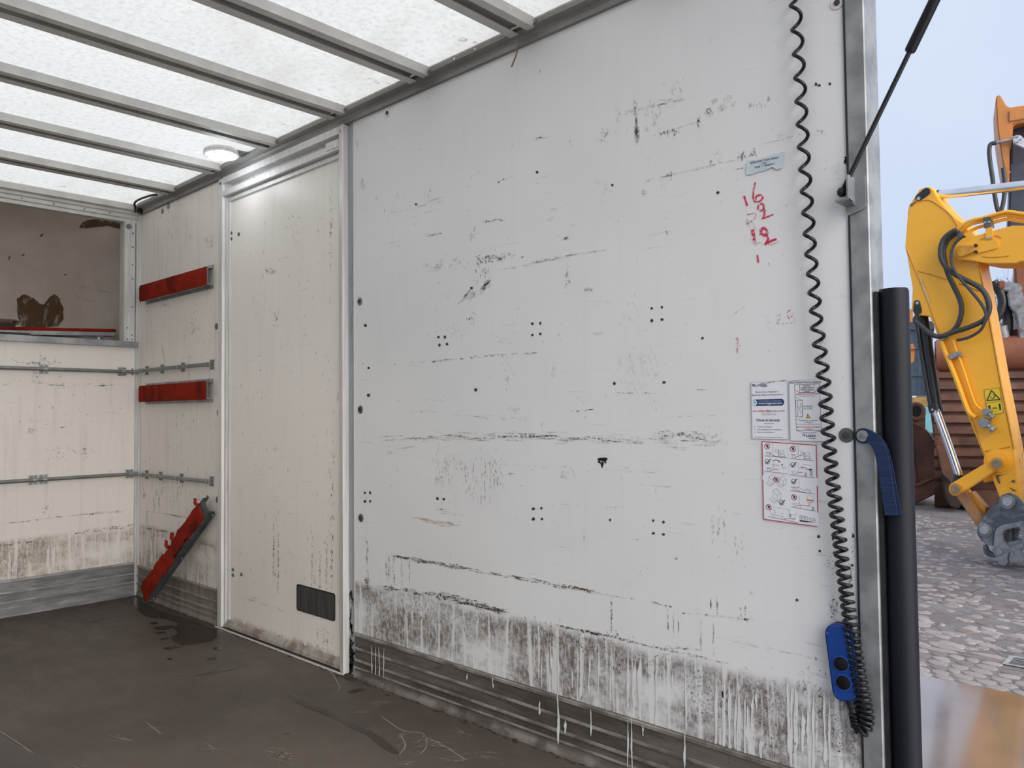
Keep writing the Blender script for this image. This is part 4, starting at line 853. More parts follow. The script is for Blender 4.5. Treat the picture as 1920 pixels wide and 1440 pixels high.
for y, tx in ((268, 'INTERDIT'), (306, "D'ARRIMER A MOINS"), (344, 'ENTRE LES 2 RIDELLES'), (378, 'LATERALES')):
    wd = {268: 160, 306: 270, 344: 250, 378: 140}[y]; S.text(tx, 1232-wd/2, y-13, 1232+wd/2, y+13, M['ink'], bold=True)
S.text('ARRIMAGE NON-AUTORISE', 985, 412, 1490, 446, M['redink']); S.text("dans l'épaisseur panneau", 1068, 456, 1402, 480, M['ink'])
S.text('EFFORT D’ARRIMAGE', 1008, 565, 1030, 855, M['ink'], rot=True); S.text('MAXI', 1044, 660, 1066, 760, M['ink'], rot=True); S.text('/anneau = 250 daN', 1080, 605, 1104, 815, M['ink'], rot=True)
S.text('ARRIMAGE', 1146, 652, 1346, 684, M['greenink']); S.text('AUTORISE', 1150, 698, 1346, 728, M['greenink'])
S.fill([[(1240,806),(1296,902),(1190,902)]], M['ink'], 'warning_edge', .0002); S.fill([[(1240,824),(1283,896),(1200,896)]], M['yellowink'], 'warning_triangle', .0003); S.fill([[(1235,845),(1246,845),(1243,876),(1238,876)], [(1236,881),(1245,881),(1245,890),(1236,890)]], M['ink'], 'warning_mark', .0004)
S.text('CHARGE Maxi sur le Plancher', 1048, 932, 1450, 960, M['ink']); S.text('= 150 kg/m²', 1155, 974, 1340, 1004, M['ink'], bold=True); S.text('Dans le cadre de la charge utile du véhicule', 1002, 1012, 1500, 1034, M['ink'])
S.text('NE PAS ROULER OUVRANTS', 998, 1058, 1508, 1090, M['redink']); S.text('OUVERTS', 1165, 1104, 1338, 1134, M['redink'])
S.text('Labbé', 1192, 1212, 1396, 1268, M['navy'], 'logo_text', True); S.fill([[(1104,1208),(1170,1214),(1172,1226),(1118,1222)], [(1118,1232),(1132,1232),(1132,1256),(1118,1256)], [(1142,1230),(1172,1234),(1172,1258),(1158,1258),(1156,1246),(1142,1246)]], M['navy'], 'logo_mark'); S.text('Gruau', 1282, 1284, 1392, 1306, M['navy'], 'logo_text', True); S.fill([[(1254,1284),(1270,1284),(1270,1302),(1254,1302)]], M['redink'], 'logo_mark')
S.fill([[(848,162),(960,156),(1070,152),(1050,166),(940,172),(850,178)]], M['m_black'], 'scuff', .0007)
# 3: tail-lift instruction sticker
s3 = sheet('tail_lift_sticker', 3.7345, 3.868, .7395, .928, 'red-bordered white sticker with tail lift safety pictograms', 'sticker', shear=-.006)
S = Sheet(s3, (112, 62, 962, 1292), 3.7345, 3.868, .7395, .928, -.0028, shear=-.006)
S.fill([[(112,62),(962,62),(962,76),(112,76)], [(112,62),(124,62),(124,600),(112,600)], [(112,670),(124,670),(124,1292),(112,1292)], [(112,1280),(940,1280),(940,1292),(112,1292)], [(948,62),(962,62),(962,560),(948,560)], [(948,680),(962,680),(962,1080),(948,1080)]], M['redink'], 'red_border')
def shift(L, dx, dy): return [[(a+dx, b+dy) for a, b in p] for p in L]
def yy(b): return b  # layout rows
gl, rl = [], []
trk = [[(180,228),(290,228)], [(290,100),(290,228)], [(215,100),(290,100)], circ(218, 262, 22, 12), [(182,228),(182,250)], [(190,240),(245,240)]]
fork = [[(378,180),(378,288)], [(386,180),(386,288)], [(330,178),(372,178),(372,218),(330,218),(330,178)], [(408,240),(408,186),(462,182),(462,240)], [(400,240),(470,240),(474,276),(400,276),(400,240)], circ(414, 284, 13, 10), circ(464, 280, 13, 10), [(412,226),(446,236)]]
gl += trk + fork + shift(trk, 392, 2) + shift(fork, 388, 6)
thick = [[(150,290),(505,292)], [(545,300),(920,306)], [(150,530),(505,540)], [(545,548),(918,560)], [(545,790),(920,806)], [(553,1040),(922,1060)], [(185,1232),(660,1268)]]
rl += [[(240,248),(300,278),(372,290)], [(635,280),(685,252),(742,238)], [(250,510),(300,484),(372,482)], [(640,526),(690,500),(740,496)], [(640,766),(700,792),(780,792)], [(645,1018),(690,996),(820,996)], [(460,1238),(520,1220),(612,1222)]]
gl += shift([trk[0], trk[3], trk[4], trk[5]], 0, 242)+[[(292,350),(292,470)], [(250,350),(292,350)], [(265,418),(380,420)], [(330,430),(380,428)], [(425,452),(470,430),(500,452),(460,474),(425,452)]]
gl += shift([trk[0], trk[3], trk[4]], 390, 260)+[[(680,360),(680,480)], [(745,372),(870,380)], [(800,496),(800,556)], [(775,498),(800,498)]]
gl += shift([trk[0], trk[3], trk[4]], 390, 500)+[[(684,600),(684,740)], [(560,738),(720,738)], [(720,738),(720,760),(840,764)], [(780,745),(860,750),(860,800)], [(838,760),(838,800)]]
gl += shift([trk[0], trk[3], trk[4]], 395, 752)+[[(684,855),(684,985)], [(690,990),(700,1040)], [(820,996),(822,940),(806,920)], [(860,930),(822,996)], [(820,998),(900,1004)], [(870,1004),(870,1060)], [(900,1004),(900,1062)], circ(848, 888, 54, 20)]
gl += [[(250,1072),(520,1090)], [(232,1186),(300,1186),(300,1120),(232,1118),(232,1186)], [(240,1200),(420,1204)], circ(432, 1230, 22, 12), [(300,1158),(332,1160)], [(392,1164),(425,1166)], [(480,1172),(510,1174)], [(556,1150),(612,1154),(612,1214),(556,1210),(556,1150)], [(520,1092),(524,1200)], [(522,1080),(546,1104)], [(618,1112),(656,1146)], [(268,1210),(268,1236)]]
iso = [[(0,0),(60,-46),(128,10),(70,60),(0,0)], [(0,0),(0,88),(70,150),(70,60)], [(70,150),(128,96),(128,10)], [(70,150),(20,190),(-50,130),(0,88)], [(-20,140),(10,162),(50,140)]]
gl += [[(a+270, b+830) for a, b in p] for p in iso]+[[(a*.8+385, b*.8+612) for a, b in p] for p in iso]+[[(a*.8+215, b*.8+612) for a, b in p] for p in iso]
S.lines(gl, 3.4, M['greyink'], 'pictogram_lines'); S.lines(thick, 7, M['greyink'], 'ground_lines'); S.lines(rl, 8, M['redink'], 'lift_lines')
S.fill([[(845,428),(893,432),(893,545),(850,545)], [(770,500),(803,502),(803,556),(770,555)], [(775,432),(893,432),(860,456),(800,452)], [(868,1006),(900,1008),(900,1062),(868,1060)]], M['ltgrey'], 'pictogram_fill')
S.fill([[(712,412),(820,424),(720,432)]], M['redink'], 'lift_fill'); S.fill([[(796,892),(900,898),(902,918),(800,916)]], M['orangeink'], 'lift_detail')
for x, y in ((197,138),(600,150),(330,648),(603,890),(203,1088)):
    S.lines([circ(x, y, 40, 24), [(x-28,y-30),(x+28,y+30)]], 9, M['redink'], 'no_sign'); S.fill([circ(x+4, y+4, 17, 10), [(x-12,y-22),(x+18,y-22),(x+14,y+4),(x-8,y+4)]], M['ink'], 'hand_symbol', .00025)
for x, y in ((195,378),(596,395),(600,650),(405,995)):
    S.lines([circ(x, y, 36, 24)], 8, M['greyink'], 'ok_ring'); S.lines([[(x-18,y-2),(x-2,y+24),(x+52,y-46)]], 13, M['dkgreen'], 'tick')
S.lines([circ(830, 250, 0.1, 3)], 1, M['greyink'], 'dot'); S.lines([circ(340, 410, 70, 10, -2.2, -.6)], 12, M['greyink'], 'fold_arrow'); S.fill([[(410,398),(445,400),(432,432)]], M['greyink'], 'fold_arrow')
S.fill([[(530,1150),(546,1156),(540,1200),(520,1198),(534,1178)]], M['ink'], 'person_symbol')
S.lines([[(528,72),(528,560)], [(130,545),(528,560)], [(535,570),(945,570)]], 2, M['ltgrey'], 'panel_lines')
S.fill([[(680,1150),(735,1152),(735,1212),(680,1210)]], M['ltgrey'], 'logo_block'); S.text('E', 690, 1160, 728, 1205, M['whiteink'], 'logo_text', dy=.0004); S.text('T', 740, 1156, 785, 1214, M['dkgreen'], 'logo_text', True); S.text('MA', 792, 1160, 928, 1220, M['ltgrey'], 'logo_text', dy=.0004); S.fill([[(680,1220),(925,1228),(760,1246),(680,1246)]], M['dkgreen'], 'logo_swoosh')
# torn label
tl = [W(u, v, -.0026) for u, v in ((1399,328),(1399,306),(1402,301),(1422,299),(1428,296),(1446,290),(1471,284),(1469,300),(1467,314),(1456,317),(1447,312),(1440,318),(1430,321),(1420,323),(1410,327))]
lb = tag(MB().prism(tl, (0, .0012, 0)).build('torn_label', M['labelblue']), 'small torn pale blue label with a line of black lettering', 'label')
def wtext(root, body, px, mat, y, name='print_text', bold=False):
    V, Fc = text_mesh(body, bold); xs = [v[0] for v in V]; ys = [v[1] for v in V]; ax, bx = min(xs), max(xs); ay, by = min(ys), max(ys); (lu, lv), (ru, rv), hpx = px
    mb = MB(); pts = []
    for x, y_ in V:
        fx = (x-ax)/(bx-ax); fy = (y_-ay)/(by-ay); pts.append(W(lu+(ru-lu)*fx, lv+(rv-lv)*fx-hpx*fy, y))
    mb.add(pts, Fc); return mb.build(name, mat, root, recalc=False)
wtext(lb, 'FEDERATION STUDIO FRANCE', ((1406,308),(1460,297),4), M['ink'], -.0030, bold=True); wtext(lb, 'LEGA', ((1428,308.5),(1438,306.5),3.4), M['ink'], -.0030, bold=True); wtext(lb, '07/08  >  09/08/2017', ((1415,316),(1453,308.5),3.6), M['ink'], -.0030, bold=True)
fold = MB().prism([W(u, v, -.004) for u, v in ((1436,317),(1446,310),(1458,309),(1467,304),(1466,315),(1456,318),(1448,313))], (0, .0008, 0)).build('curled_edge', pm('label_back', (.66, .68, .70), (.55, .57, .6), 30, .5), lb)

# ---- spiral cord and remote control
AX = [(1478,-175),(1484,-100),(1490,-20),(1492,20),(1497,100),(1502,190),(1508,300),(1514,385),(1520,470),(1526,540),(1533,620),(1543,700),(1550,780),(1556,850),(1561,900),(1568,960),(1574,1010),(1579,1055),(1585,1100),(1591,1145),(1598,1190),(1606,1240),(1614,1285),(1621,1320),(1625,1345),(1622,1363),(1613,1370),(1606,1362),(1603,1348),(1601,1336)]
AXW = catmull([W(u, v, -.022) for u, v in AX], 12); AXV = catmull([Vector((u, v, 0)) for u, v in AX], 12)
def pitch(v, i):
    if i > 27*12: return 7
    if i > 24*12: return 9
    tab = [(-400, 48), (-30, 47), (100, 45), (300, 42), (460, 38.5), (560, 34), (700, 28), (850, 24), (950, 20), (1050, 17.5), (1130, 15), (1200, 12.5), (1300, 11), (1380, 10)]
    for k in range(len(tab)-1):
        if tab[k][0] <= v <= tab[k+1][0]: return tab[k][1]+(tab[k+1][1]-tab[k][1])*(v-tab[k][0])/(tab[k+1][0]-tab[k][0])
    return 12
pts = []; ph = 2.2; nxv = EX
for i in range(len(AXW)-1):
    seg = (AXV[i+1]-AXV[i]).length; turns = seg/pitch(AXV[i].y, i); ns = max(1, int(turns*14+.5))
    tg = (AXW[i+1]-AXW[i]).normalized(); side = (EX-tg*EX.dot(tg)).normalized() if abs(tg.x) < .9 else EZ.copy()
    side = (NY.cross(tg)).normalized()
    rr = .0112 if AXV[i].y < 600 else .0125
    if i > 26*12: rr = .008
    for k in range(ns):
        c = AXW[i].lerp(AXW[i+1], k/ns); pts.append(c+(side*math.cos(ph)+NY*math.sin(ph))*rr); ph -= 2*math.pi*turns/ns
cord = thing('spiral_cord', AXW[-1], 'black coiled cable hanging down the wall to the blue remote control', 'cable')
MB().tube(pts, .0043, 7).build('coiled_cable', M['blackgloss'], cord, smooth=True)
# remote
ra, rb_ = W(1572, 1168, -.012), W(1591, 1313, -.012)
dn = (rb_-ra); Lr = dn.length; dn.normalize(); sd_ = Vector((1, 0, 0)); sd_ = (sd_-dn*sd_.dot(dn)).normalized()
rem = thing('remote_control', rb_, 'blue hand remote with two black buttons hanging on the wall', 'remote control')
def capsule(hw, L, r_top, r_bot, k=7):
    P = []
    for cx, cz, r, q0 in ((hw-r_bot, L-r_bot, r_bot, 0), (-hw+r_bot, L-r_bot, r_bot, 1), (-hw+r_top, r_top, r_top, 2), (hw-r_top, r_top, r_top, 3)):
        for i in range(k+1):
            q_ = (q0+i/k)*math.pi/2; P.append((cx+r*math.cos(q_), cz+r*math.sin(q_)))
    return P
cp = capsule(.0285, Lr, .026, .020)
MB().prism([ra+sd_*a+dn*b+Vector((0, .011, 0)) for a, b in cp], (0, -.028, 0)).build('shell', M['blue'], rem, bevel=.005, seg=3)
MB().prism([ra+sd_*(a*1.02)+dn*(b*.98-.001)+Vector((.001, .0112, 0)) for a, b in cp], (0, -.010, 0)).build('back_cover', M['black'], rem)
for s in (.505, .745):
    c = ra+dn*(Lr*s)+sd_*(.0015)+Vector((0, -.017, 0))
    bz = MB().cyl(c, NY, .0175, .0015, 24).build('button_ring', pm('blue_ring', (.03, .10, .45), (.02, .08, .4), 9, .4), rem, smooth=True)
    MB().add(*(lambda m: (m.v, m.f))(lathe(Vector((0, 0, 0)), [(.0155, .0), (.0150, .003), (.011, .0052), (.005, .006), (.0005, .0062)], 20))).build('button', pm('button_rubber', (.006, .006, .008), (.009, .009, .012), 20, .6, spec=.15), rem, smooth=True)
    bo = COL.objects[-1] if False else None
    ob = [o for o in rem.children if o.name.startswith('button') and not o.name.startswith('button_ring')][-1]
    for v in ob.data.vertices: x, y, z = v.co; v.co = c+sd_*x+dn*y+NY*(z+.001)
for a, b in ((-.021, .020), (.021, .020), (-.023, Lr-.014), (.022, Lr-.014)): MB().cyl(ra+sd_*a+dn*b+Vector((0, -.0165, 0)), NY, .0028, .002, 8).build('screw', M['boltdark'], rem, smooth=True)
g0 = ra+dn*(Lr-.002)+sd_*.006; g1 = W(1601, 1338, -.02)
MB().tube([g0, g0.lerp(g1, .3), g0.lerp(g1, .35), g0.lerp(g1, .6), g0.lerp(g1, .65), g1], [.014, .013, .0115, .0115, .0095, .009], 12).build('strain_relief', M['black'], rem, smooth=True)

# ---- strap on the post
sp = thing('pull_strap', W(1618, 815, -.006), 'blue webbing strap loop bolted to the galvanised rear post', 'strap')
ctr = [(Vector((3.968, -.006, .947)), .018), (Vector((3.985, -.010, .944)), .018), (Vector((4.006, -.014, .925)), .018), (Vector((4.018, -.016, .88)), .018), (Vector((4.025, -.015, .82)), .018), (Vector((4.030, -.014, .775)), .018)]
pc_ = catmull([c for c, _ in ctr], 5); mb = MB()
for i, p in enumerate(pc_):
    tg = (pc_[min(i+1, len(pc_)-1)]-pc_[max(i-1, 0)]).normalized(); wv = NY.cross(tg).normalized()*.0128
    for o_ in (-.0012, .0012): mb.v += [p-wv+NY*o_, p+wv+NY*o_]
for i in range(len(pc_)-1):
    z = i*4
    mb.f += [(z, z+1, z+5, z+4), (z+2, z+6, z+7, z+3), (z, z+4, z+6, z+2), (z+1, z+3, z+7, z+5)]
mb.f += [(0, 2, 3, 1), (len(pc_)*4-4, len(pc_)*4-3, len(pc_)*4-1, len(pc_)*4-2)]
mb.build('webbing', M['strap'], sp, smooth=True, angle=50)
mb = MB()
pc2 = [p+Vector((.004, .010, 0))*(i/len(pc_)) + NY*(-.003) for i, p in enumerate(pc_)]
for i, p in enumerate(pc2):
    tg = (pc2[min(i+1, len(pc2)-1)]-pc2[max(i-1, 0)]).normalized(); wv = NY.cross(tg).normalized()*.0128
    for o_ in (-.0012, .0012): mb.v += [p-wv+NY*o_, p+wv+NY*o_]
for i in range(len(pc2)-1):
    z = i*4
    mb.f += [(z, z+1, z+5, z+4), (z+2, z+6, z+7, z+3), (z, z+4, z+6, z+2), (z+1, z+3, z+7, z+5)]
mb.build('webbing_back', M['strap'], sp, smooth=True, angle=50)
c = Vector((3.973, -.004, .944)); MB().cyl(c, NY, .017, .004, 20).build('strap_end', M['strap'], sp, smooth=True)
MB().cyl(c+NY*.004, NY, .0125, .003, 20).build('washer', M['steel'], sp, smooth=True); MB().cyl(c+NY*.007, NY, .006, .004, 6).build('bolt_head', M['boltgrey'], sp)

# ---- rubber buffer on the rear face of the post
bt_ = thing('rubber_buffer', (4.029, .040, -.35), 'tall black rubber buffer tube standing against the rear post', 'buffer')
MB().tube([(4.030, .040, -.45), (4.030, .040, 1.262), (4.030, .040, 1.268)], [.031, .031, .029], 28).build('tube', pm('buffer_rubber', (.006, .007, .012), (.011, .012, .018), 6, .5, sc=(1, 1, .2), spec=.22), bt_, smooth=True)
MB().box(3.9975, 4.006, .006, .074, -.45, 1.262).build('backing_strip', M['black'], bt_)

# ---- gas strut and its bracket
gs = thing('gas_strut', (3.963, -.03, 1.49), 'black gas strut rising from a steel bracket on the rear post', 'strut')
q0 = Vector((3.957, -.030, 1.485)); dr = (W(1757, 0, -.030)-W(1590, 345, -.030)).normalized(); q1 = W(1705, 98, -.030)
tcyl = (q1-q0).length; q0 = q1-dr*tcyl
q2 = q0+dr*.90
MB().tube([q0, q1+dr*.02], .0052, 12).build('rod', M['blackgloss'], gs, smooth=True)
MB().tube([q1, q1+dr*.004, q2-dr*.03, q2-dr*.02], [.009, .0112, .0112, .007], 16).build('cylinder', M['blackgloss'], gs, smooth=True)
MB().cyl(q2+NY*.010, (0, 1, 0), .011, .03, 14).build('top_eye', M['steel'], gs, smooth=True); MB().tube([q2-dr*.03, q2], .006, 8).build('top_stem', M['steel'], gs)
bk = MB().prism([(3.948, -.004, 1.520), (3.992, -.004, 1.520), (3.992, -.004, 1.452), (3.985, -.004, 1.447), (3.955, -.004, 1.438), (3.948, -.004, 1.447)], (0, -.004, 0)).build('bracket_plate', M['galv'], gs)
MB().prism([(3.966, -.008, 1.520), (3.966, -.046, 1.520), (3.966, -.050, 1.512), (3.966, -.050, 1.468), (3.966, -.044, 1.462), (3.966, -.008, 1.462)], (.004, 0, 0)).build('bracket_web', M['galv'], bk)
MB().prism([(3.940, -.050, 1.468), (3.970, -.050, 1.468), (3.970, -.008, 1.462), (3.948, -.008, 1.462)], (0, 0, -.004)).build('bracket_foot', M['galv'], bk)
MB().add(*(lambda m: (m.v, m.f))(lathe(q0+Vector((0, 0, -.002)), [(.0005, -.011), (.006, -.009), (.0105, -.003), (.011, .003), (.008, .009), (.0005, .012)], 14))).build('ball_socket', M['black'], gs, smooth=True)

# ---- raised tail flap behind the strut (above the frame)
tf = thing('tail_flap', (4.0, -1.0, 2.30), 'white upper tail flap raised on gas struts over the rear opening', 'flap')
A, Bq = Vector((4.006, 0, 2.335)), Vector((4.56, 0, 2.44)); nrm = Vector((-.19, 0, .98))
yy0, yy1 = YL-.02, .02
MB().prism([(A.x, yy0, A.z), (A.x, yy1, A.z), (Bq.x, yy1, Bq.z), (Bq.x, yy0, Bq.z)], nrm*.03).build('panel', M['luton'], tf)
zq = A.z+(q2.x-A.x)*(Bq.z-A.z)/(Bq.x-A.x)
MB().prism([(q2.x-.02, -.042, q2.z-.014), (q2.x+.02, -.042, q2.z-.014), (q2.x+.02, -.042, zq+.004), (q2.x-.02, -.042, zq)], (0, -.004, 0)).build('strut_lug', M['steel'], tf)

# ================================================================== THE YARD OUTSIDE
def mk_ground():
    t = NT('worn_yard_surface'); n = t.noise(.9, detail=6, rough=.7); n2 = t.noise(14, detail=6, rough=.75)
    c = t.mix(t.ramp(n, .38, .62), (.235, .215, .215), (.17, .145, .135))
    c = t.mix(t.math('MULTIPLY', t.ramp(n2, .45, .7), .5), c, (.12, .105, .10))
    v = t.N('ShaderNodeTexVoronoi', feature='DISTANCE_TO_EDGE'); v.inputs['Scale'].default_value = 2.6; t.l.new(t.co(), v.inputs['Vector'])
    c = t.mix(t.ramp(v.outputs['Distance'], .028, .0, 0, .6), c, (.06, .05, .045))
    t.set('Base Color', c); t.set('Roughness', .75); t.bump(n2, .5, .02); return t.m
ground = struct(MB().box(-60, 60, 4.15, 90, GZ-.2, GZ).build('ground', mk_ground()), 'worn grey-brown yard surface with cobbles showing through', 'ground')
def mk_wet():
    t = NT('wet_concrete'); n = t.noise(2.2, (1, 1, 1), 5, .6); n2 = t.noise(55, (1, .5, 1), 5, .8)
    c = t.mix(t.ramp(n, .4, .65), (.20, .145, .12), (.13, .095, .08)); c = t.mix(t.math('MULTIPLY', t.ramp(n2, .55, .7), .35), c, (.26, .22, .21))
    t.set('Base Color', c); t.set('Roughness', t.ramp(n, .35, .7, .09, .20)); t.set('IOR', 2.1); t.set('Specular IOR Level', .8); t.set('Coat Weight', 1.); t.set('Coat IOR', 1.6); t.set('Coat Roughness', .10)
    t.bump(t.noise(48, (1, .55, 1), 5, .85), .10, .010); return t.m
struct(MB().box(-60, 60, -30, 4.149, GZ-.2, GZ+.004).build('ground.001', mk_wet()), 'smooth wet concrete apron beside the truck mirroring the yellow excavator', 'ground')
# cobbles
def cobble_mesh(seed):
    rnd = random.Random(seed); k = 8; V = []; Fc = []
    ang = [2*math.pi*(i+rnd.uniform(-.25, .25))/k for i in range(k)]; rr = [rnd.uniform(.72, 1.14) for _ in range(k)]
    for s, z in ((1.0, -.25), (1.0, .3), (.90, .85), (.66, 1.0)):
        for a, r in zip(ang, rr): V.append((.5*s*r*math.cos(a), .5*s*r*math.sin(a), z*(1+rnd.uniform(-.08, .08))))
    for q_ in range(3):
        for i in range(k): Fc.append((q_*k+i, q_*k+(i+1) % k, (q_+1)*k+(i+1) % k, (q_+1)*k+i))
    Fc.append(tuple(range(3*k, 4*k))); return V, Fc
stone_m = [pm('cobble_stone_%d' % i, c, tuple(x*.75 for x in c), 9, .55, bump=.2) for i, c in enumerate(((.36, .31, .29), (.40, .355, .335), (.25, .205, .19)))]
cobs = []
for sd2 in range(12):
    V, Fc = cobble_mesh(sd2); me = bpy.data.meshes.new('cobble'); me.from_pydata(V, [], Fc); me.materials.append(stone_m[sd2 % 3])
    me.polygons.foreach_set('use_smooth', [True]*len(me.polygons)); cobs.append(me)
rc = random.Random(3); spots = []
y = 4.20
while y < 4.98:
    longrow = y > 4.76; dy = rc.uniform(.085, .12) if not longrow else .095; x = 2.0+rc.uniform(0, .1)
    while x < 4.15:
        L = rc.uniform(.09, .17) if not longrow else rc.uniform(.20, .32)
        if not (3.20 < x+L/2 < 3.62 and y > 4.72): spots.append((x+L/2, y+rc.uniform(-.008, .008), L*.98, dy*.98, .010, rc.uniform(-.12, .12)))
        x += L
    y += dy
n_strip = len(spots)
while len(spots) < 296:
    y = 5.02+3.6*rc.random()**1.15; x = rc.uniform(4.595-.30*(y+1.8)-.15, 4.595-.165*(y+1.8)+.25)
    if 3.15 < x < 3.65 and y < 5.15: continue
    if all((x-a)**2+((y-b)*1.2)**2 < .0001 for a, b, *_ in spots): continue
    spots.append((x, y, rc.uniform(.08, .17), rc.uniform(.07, .12), rc.uniform(.006, .012), rc.uniform(-.4, .4)))
for x, y, L, w_, h, rz in spots:
    o = bpy.data.objects.new('cobble', rc.choice(cobs)); COL.objects.link(o); o.parent = ground
    o.location = (x, y, GZ); o.scale = (L, w_, h); o.rotation_euler = (0, 0, rz)
mb = MB()
def stuff_stone(x, y, L, w_, h):
    k = 6; o0 = rc.uniform(0, 6); c0, s0 = math.cos(rc.uniform(-.3, .3)), math.sin(rc.uniform(-.3, .3)); ring = []
    for s, z in ((1, -.002), (.75, h)):
        for i in range(k):
            a = o0+2*math.pi*i/k; px_, py_ = L*.5*s*math.cos(a), w_*.5*s*math.sin(a); ring.append((x+px_*c0-py_*s0, y+px_*s0+py_*c0, GZ+z))
    mb.add(ring, [(i, (i+1) % k, k+(i+1) % k, k+i) for i in range(k)]+[tuple(range(k, 2*k))])
for _ in range(2300):
    y = 5.0+8*rc.random()**1.7; x = rc.uniform(-2.5, 5.5)
    if 3.15 < x < 3.65 and y < 5.2: continue
    if (4.595-.30*(y+1.8)-.15) < x < (4.595-.165*(y+1.8)+.25) and y < 8.6 and rc.random() < .35: continue
    stuff_stone(x, y, rc.uniform(.05, .16), rc.uniform(.05, .11), rc.uniform(.004, .010))
for _ in range(700):
    x = rc.choice([rc.uniform(-1, 2.0), rc.uniform(4.15, 6)]); stuff_stone(x, rc.uniform(4.2, 5.0), rc.uniform(.08, .17), rc.uniform(.08, .12), rc.uniform(.006, .014))
tag(mb.build('cobble_field', stone_m[1], ground, recalc=False), kind='stuff')
# drain grate
M['coupg'] = pm('pale_grate_frame', (.50, .50, .51), (.36, .36, .37), 14, .5, .3)
dg_ = thing('drain_grate', (3.40, 4.88, GZ), 'grey slotted drain grate set among the cobbles', 'grate')
gx0, gx1, gy0, gy1 = 3.245, 3.60, 4.775, 5.03
MB().box(gx0, gx1, gy0, gy1, GZ+.001, GZ+.0058).build('slot_shade', M['dark'], dg_)  # shallow dark slab: the shade down the slots is put into its colour
for b_ in ((gx0, gx0+.03, gy0, gy1), (gx1-.03, gx1, gy0, gy1), (gx0+.03, gx1-.03, gy0, gy0+.025), (gx0+.03, gx1-.03, gy1-.025, gy1)): MB().box(b_[0], b_[1], b_[2], b_[3], GZ+.002, GZ+.010).build('frame_side', M['coupg'], dg_)
for i in range(5):
    y = gy0+.042+i*.042; MB().box(gx0+.03, gx1-.03, y, y+.018, GZ+.002, GZ+.0085).build('bar', M['galv'], dg_)

# ------------------------------------------------------------------ yellow excavator
M['yel'] = pm('yellow_machine_paint', (.98, .48, .03), (.96, .45, .026), 5, .38)
M['yel2'] = pm('yellow_cast_paint', (.72, .33, .03), (.55, .25, .035), 14, .5)
M['weld'] = pm('yellow_weld_bead', (.74, .35, .03), (.62, .28, .02), 40, .5)
M['coup'] = pm('worn_grey_coupler', (.10, .115, .135), (.28, .29, .31), 9, .5, .3, a=.42, b=.72)
M['coup2'] = pm('pale_coupler_frame', (.34, .35, .365), (.22, .23, .25), 12, .55, .3)
M['hose'] = pm('black_hose', (.03, .032, .036), (.055, .058, .062), 120, .5)
M['cylblack'] = pm('black_cylinder', (.014, .015, .02), (.022, .023, .03), 7, .35)
M['rustlink'] = pm('rusty_link', (.50, .22, .05), (.30, .20, .14), 9, .6)
M['pin'] = pm('pin_steel', (.36, .29, .22), (.26, .20, .15), 20, .5, .4)
M['bolt2'] = pm('bolt_steel', (.50, .51, .52), (.40, .41, .42), 30, .4, .5)
M['chip'] = pm('bare_primer_chip', (.08, .07, .065), (.16, .13, .11), 30, .8)
M['scr'] = pm('pale_scratch', (.72, .62, .42), (.6, .45, .2), 30, .7)
P0 = Vector((2.375, 8.931, GZ)); E1 = Vector((.994, -.110, 0)).normalized(); EN = Vector((-E1.y*-1*-1, 0, 0)); EN = Vector((E1.y, -E1.x, 0))  # EN points to the camera side
def X(u, v, off=0.): return onplane(u, v, P0+EN*off, EN)
ex_t = thing('yellow_excavator', P0, 'yellow excavator with its arm lowered and grey quick coupler on the cobbles', 'excavator')
def xp(px, near, far, name, mat, parent=ex_t, bevel=0.): return MB().prism([X(u, v, near) for u, v in px], EN*(far-near)).build(name, mat, parent, bevel=bevel)
def xt(px, off, r, name, mat, parent=ex_t, n_=8, k=5): return MB().tube(catmull([X(u, v, off) for u, v in px], k), r, n_).build(name, mat, parent, smooth=True)
def xc(u, v, near, far, r, name, mat, parent=ex_t, n_=20): return MB().cyl(X(u, v, near), -EN*(1 if far < near else -1), r, abs(near-far), n_).build(name, mat, parent, smooth=True)
def link_px(a, b, ra, rb, k=10):
    d = math.atan2(b[1]-a[1], b[0]-a[0]); P = []
    for i in range(k+1): q_ = d+math.pi/2+math.pi*i/k; P.append((a[0]+ra*math.cos(q_), a[1]+ra*math.sin(q_)))
    for i in range(k+1): q_ = d-math.pi/2+math.pi*i/k; P.append((b[0]+rb*math.cos(q_), b[1]+rb*math.sin(q_)))
    return P
SN = .17
stick = xp([(1717,366),(1725,354),(1743,350),(1750,357),(1759,374),(1775,393),(1792,410),(1811,424),(1822,450),(1835,494),(1843,534),(1862,640),(1875,713),(1887,773),(1900,840),(1906,885),(1911,922),(1907,944),(1893,954),(1879,946),(1872,928),(1862,901),(1852,875),(1835,832),(1813,777),(1798,740),(1780,688),(1762,644),(1751,610),(1742,593),(1722,591),(1709,582),(1711,541),(1705,505),(1701,480),(1697,463),(1699,440),(1702,400),(1705,385)], SN, -SN, 'stick', M['yel'], bevel=.008)
for px in [[(1704,400),(1707,386),(1716,379),(1742,375),(1765,388),(1784,405),(1797,425)], [(1700,465),(1712,495),(1722,520),(1738,560),(1752,598),(1768,640),(1790,700),(1816,770),(1838,828),(1858,880)], [(1722,508),(1750,516),(1776,524)], [(1846,846),(1870,842),(1894,837)], [(1836,498),(1845,540),(1864,645),(1877,716),(1889,776),(1902,842)], [(1800,531),(1820,538),(1836,545)]]: xt(px, SN+.001, .010, 'weld_bead', M['weld'], stick, 6, 4)
xp(link_px((1722,371), (1737,359), 6, 7), SN+.012, SN-.01, 'pin_keeper', M['cylblack']); xc(1722, 372, SN+.02, SN+.01, .022, 'keeper_bolt', M['bolt2'])
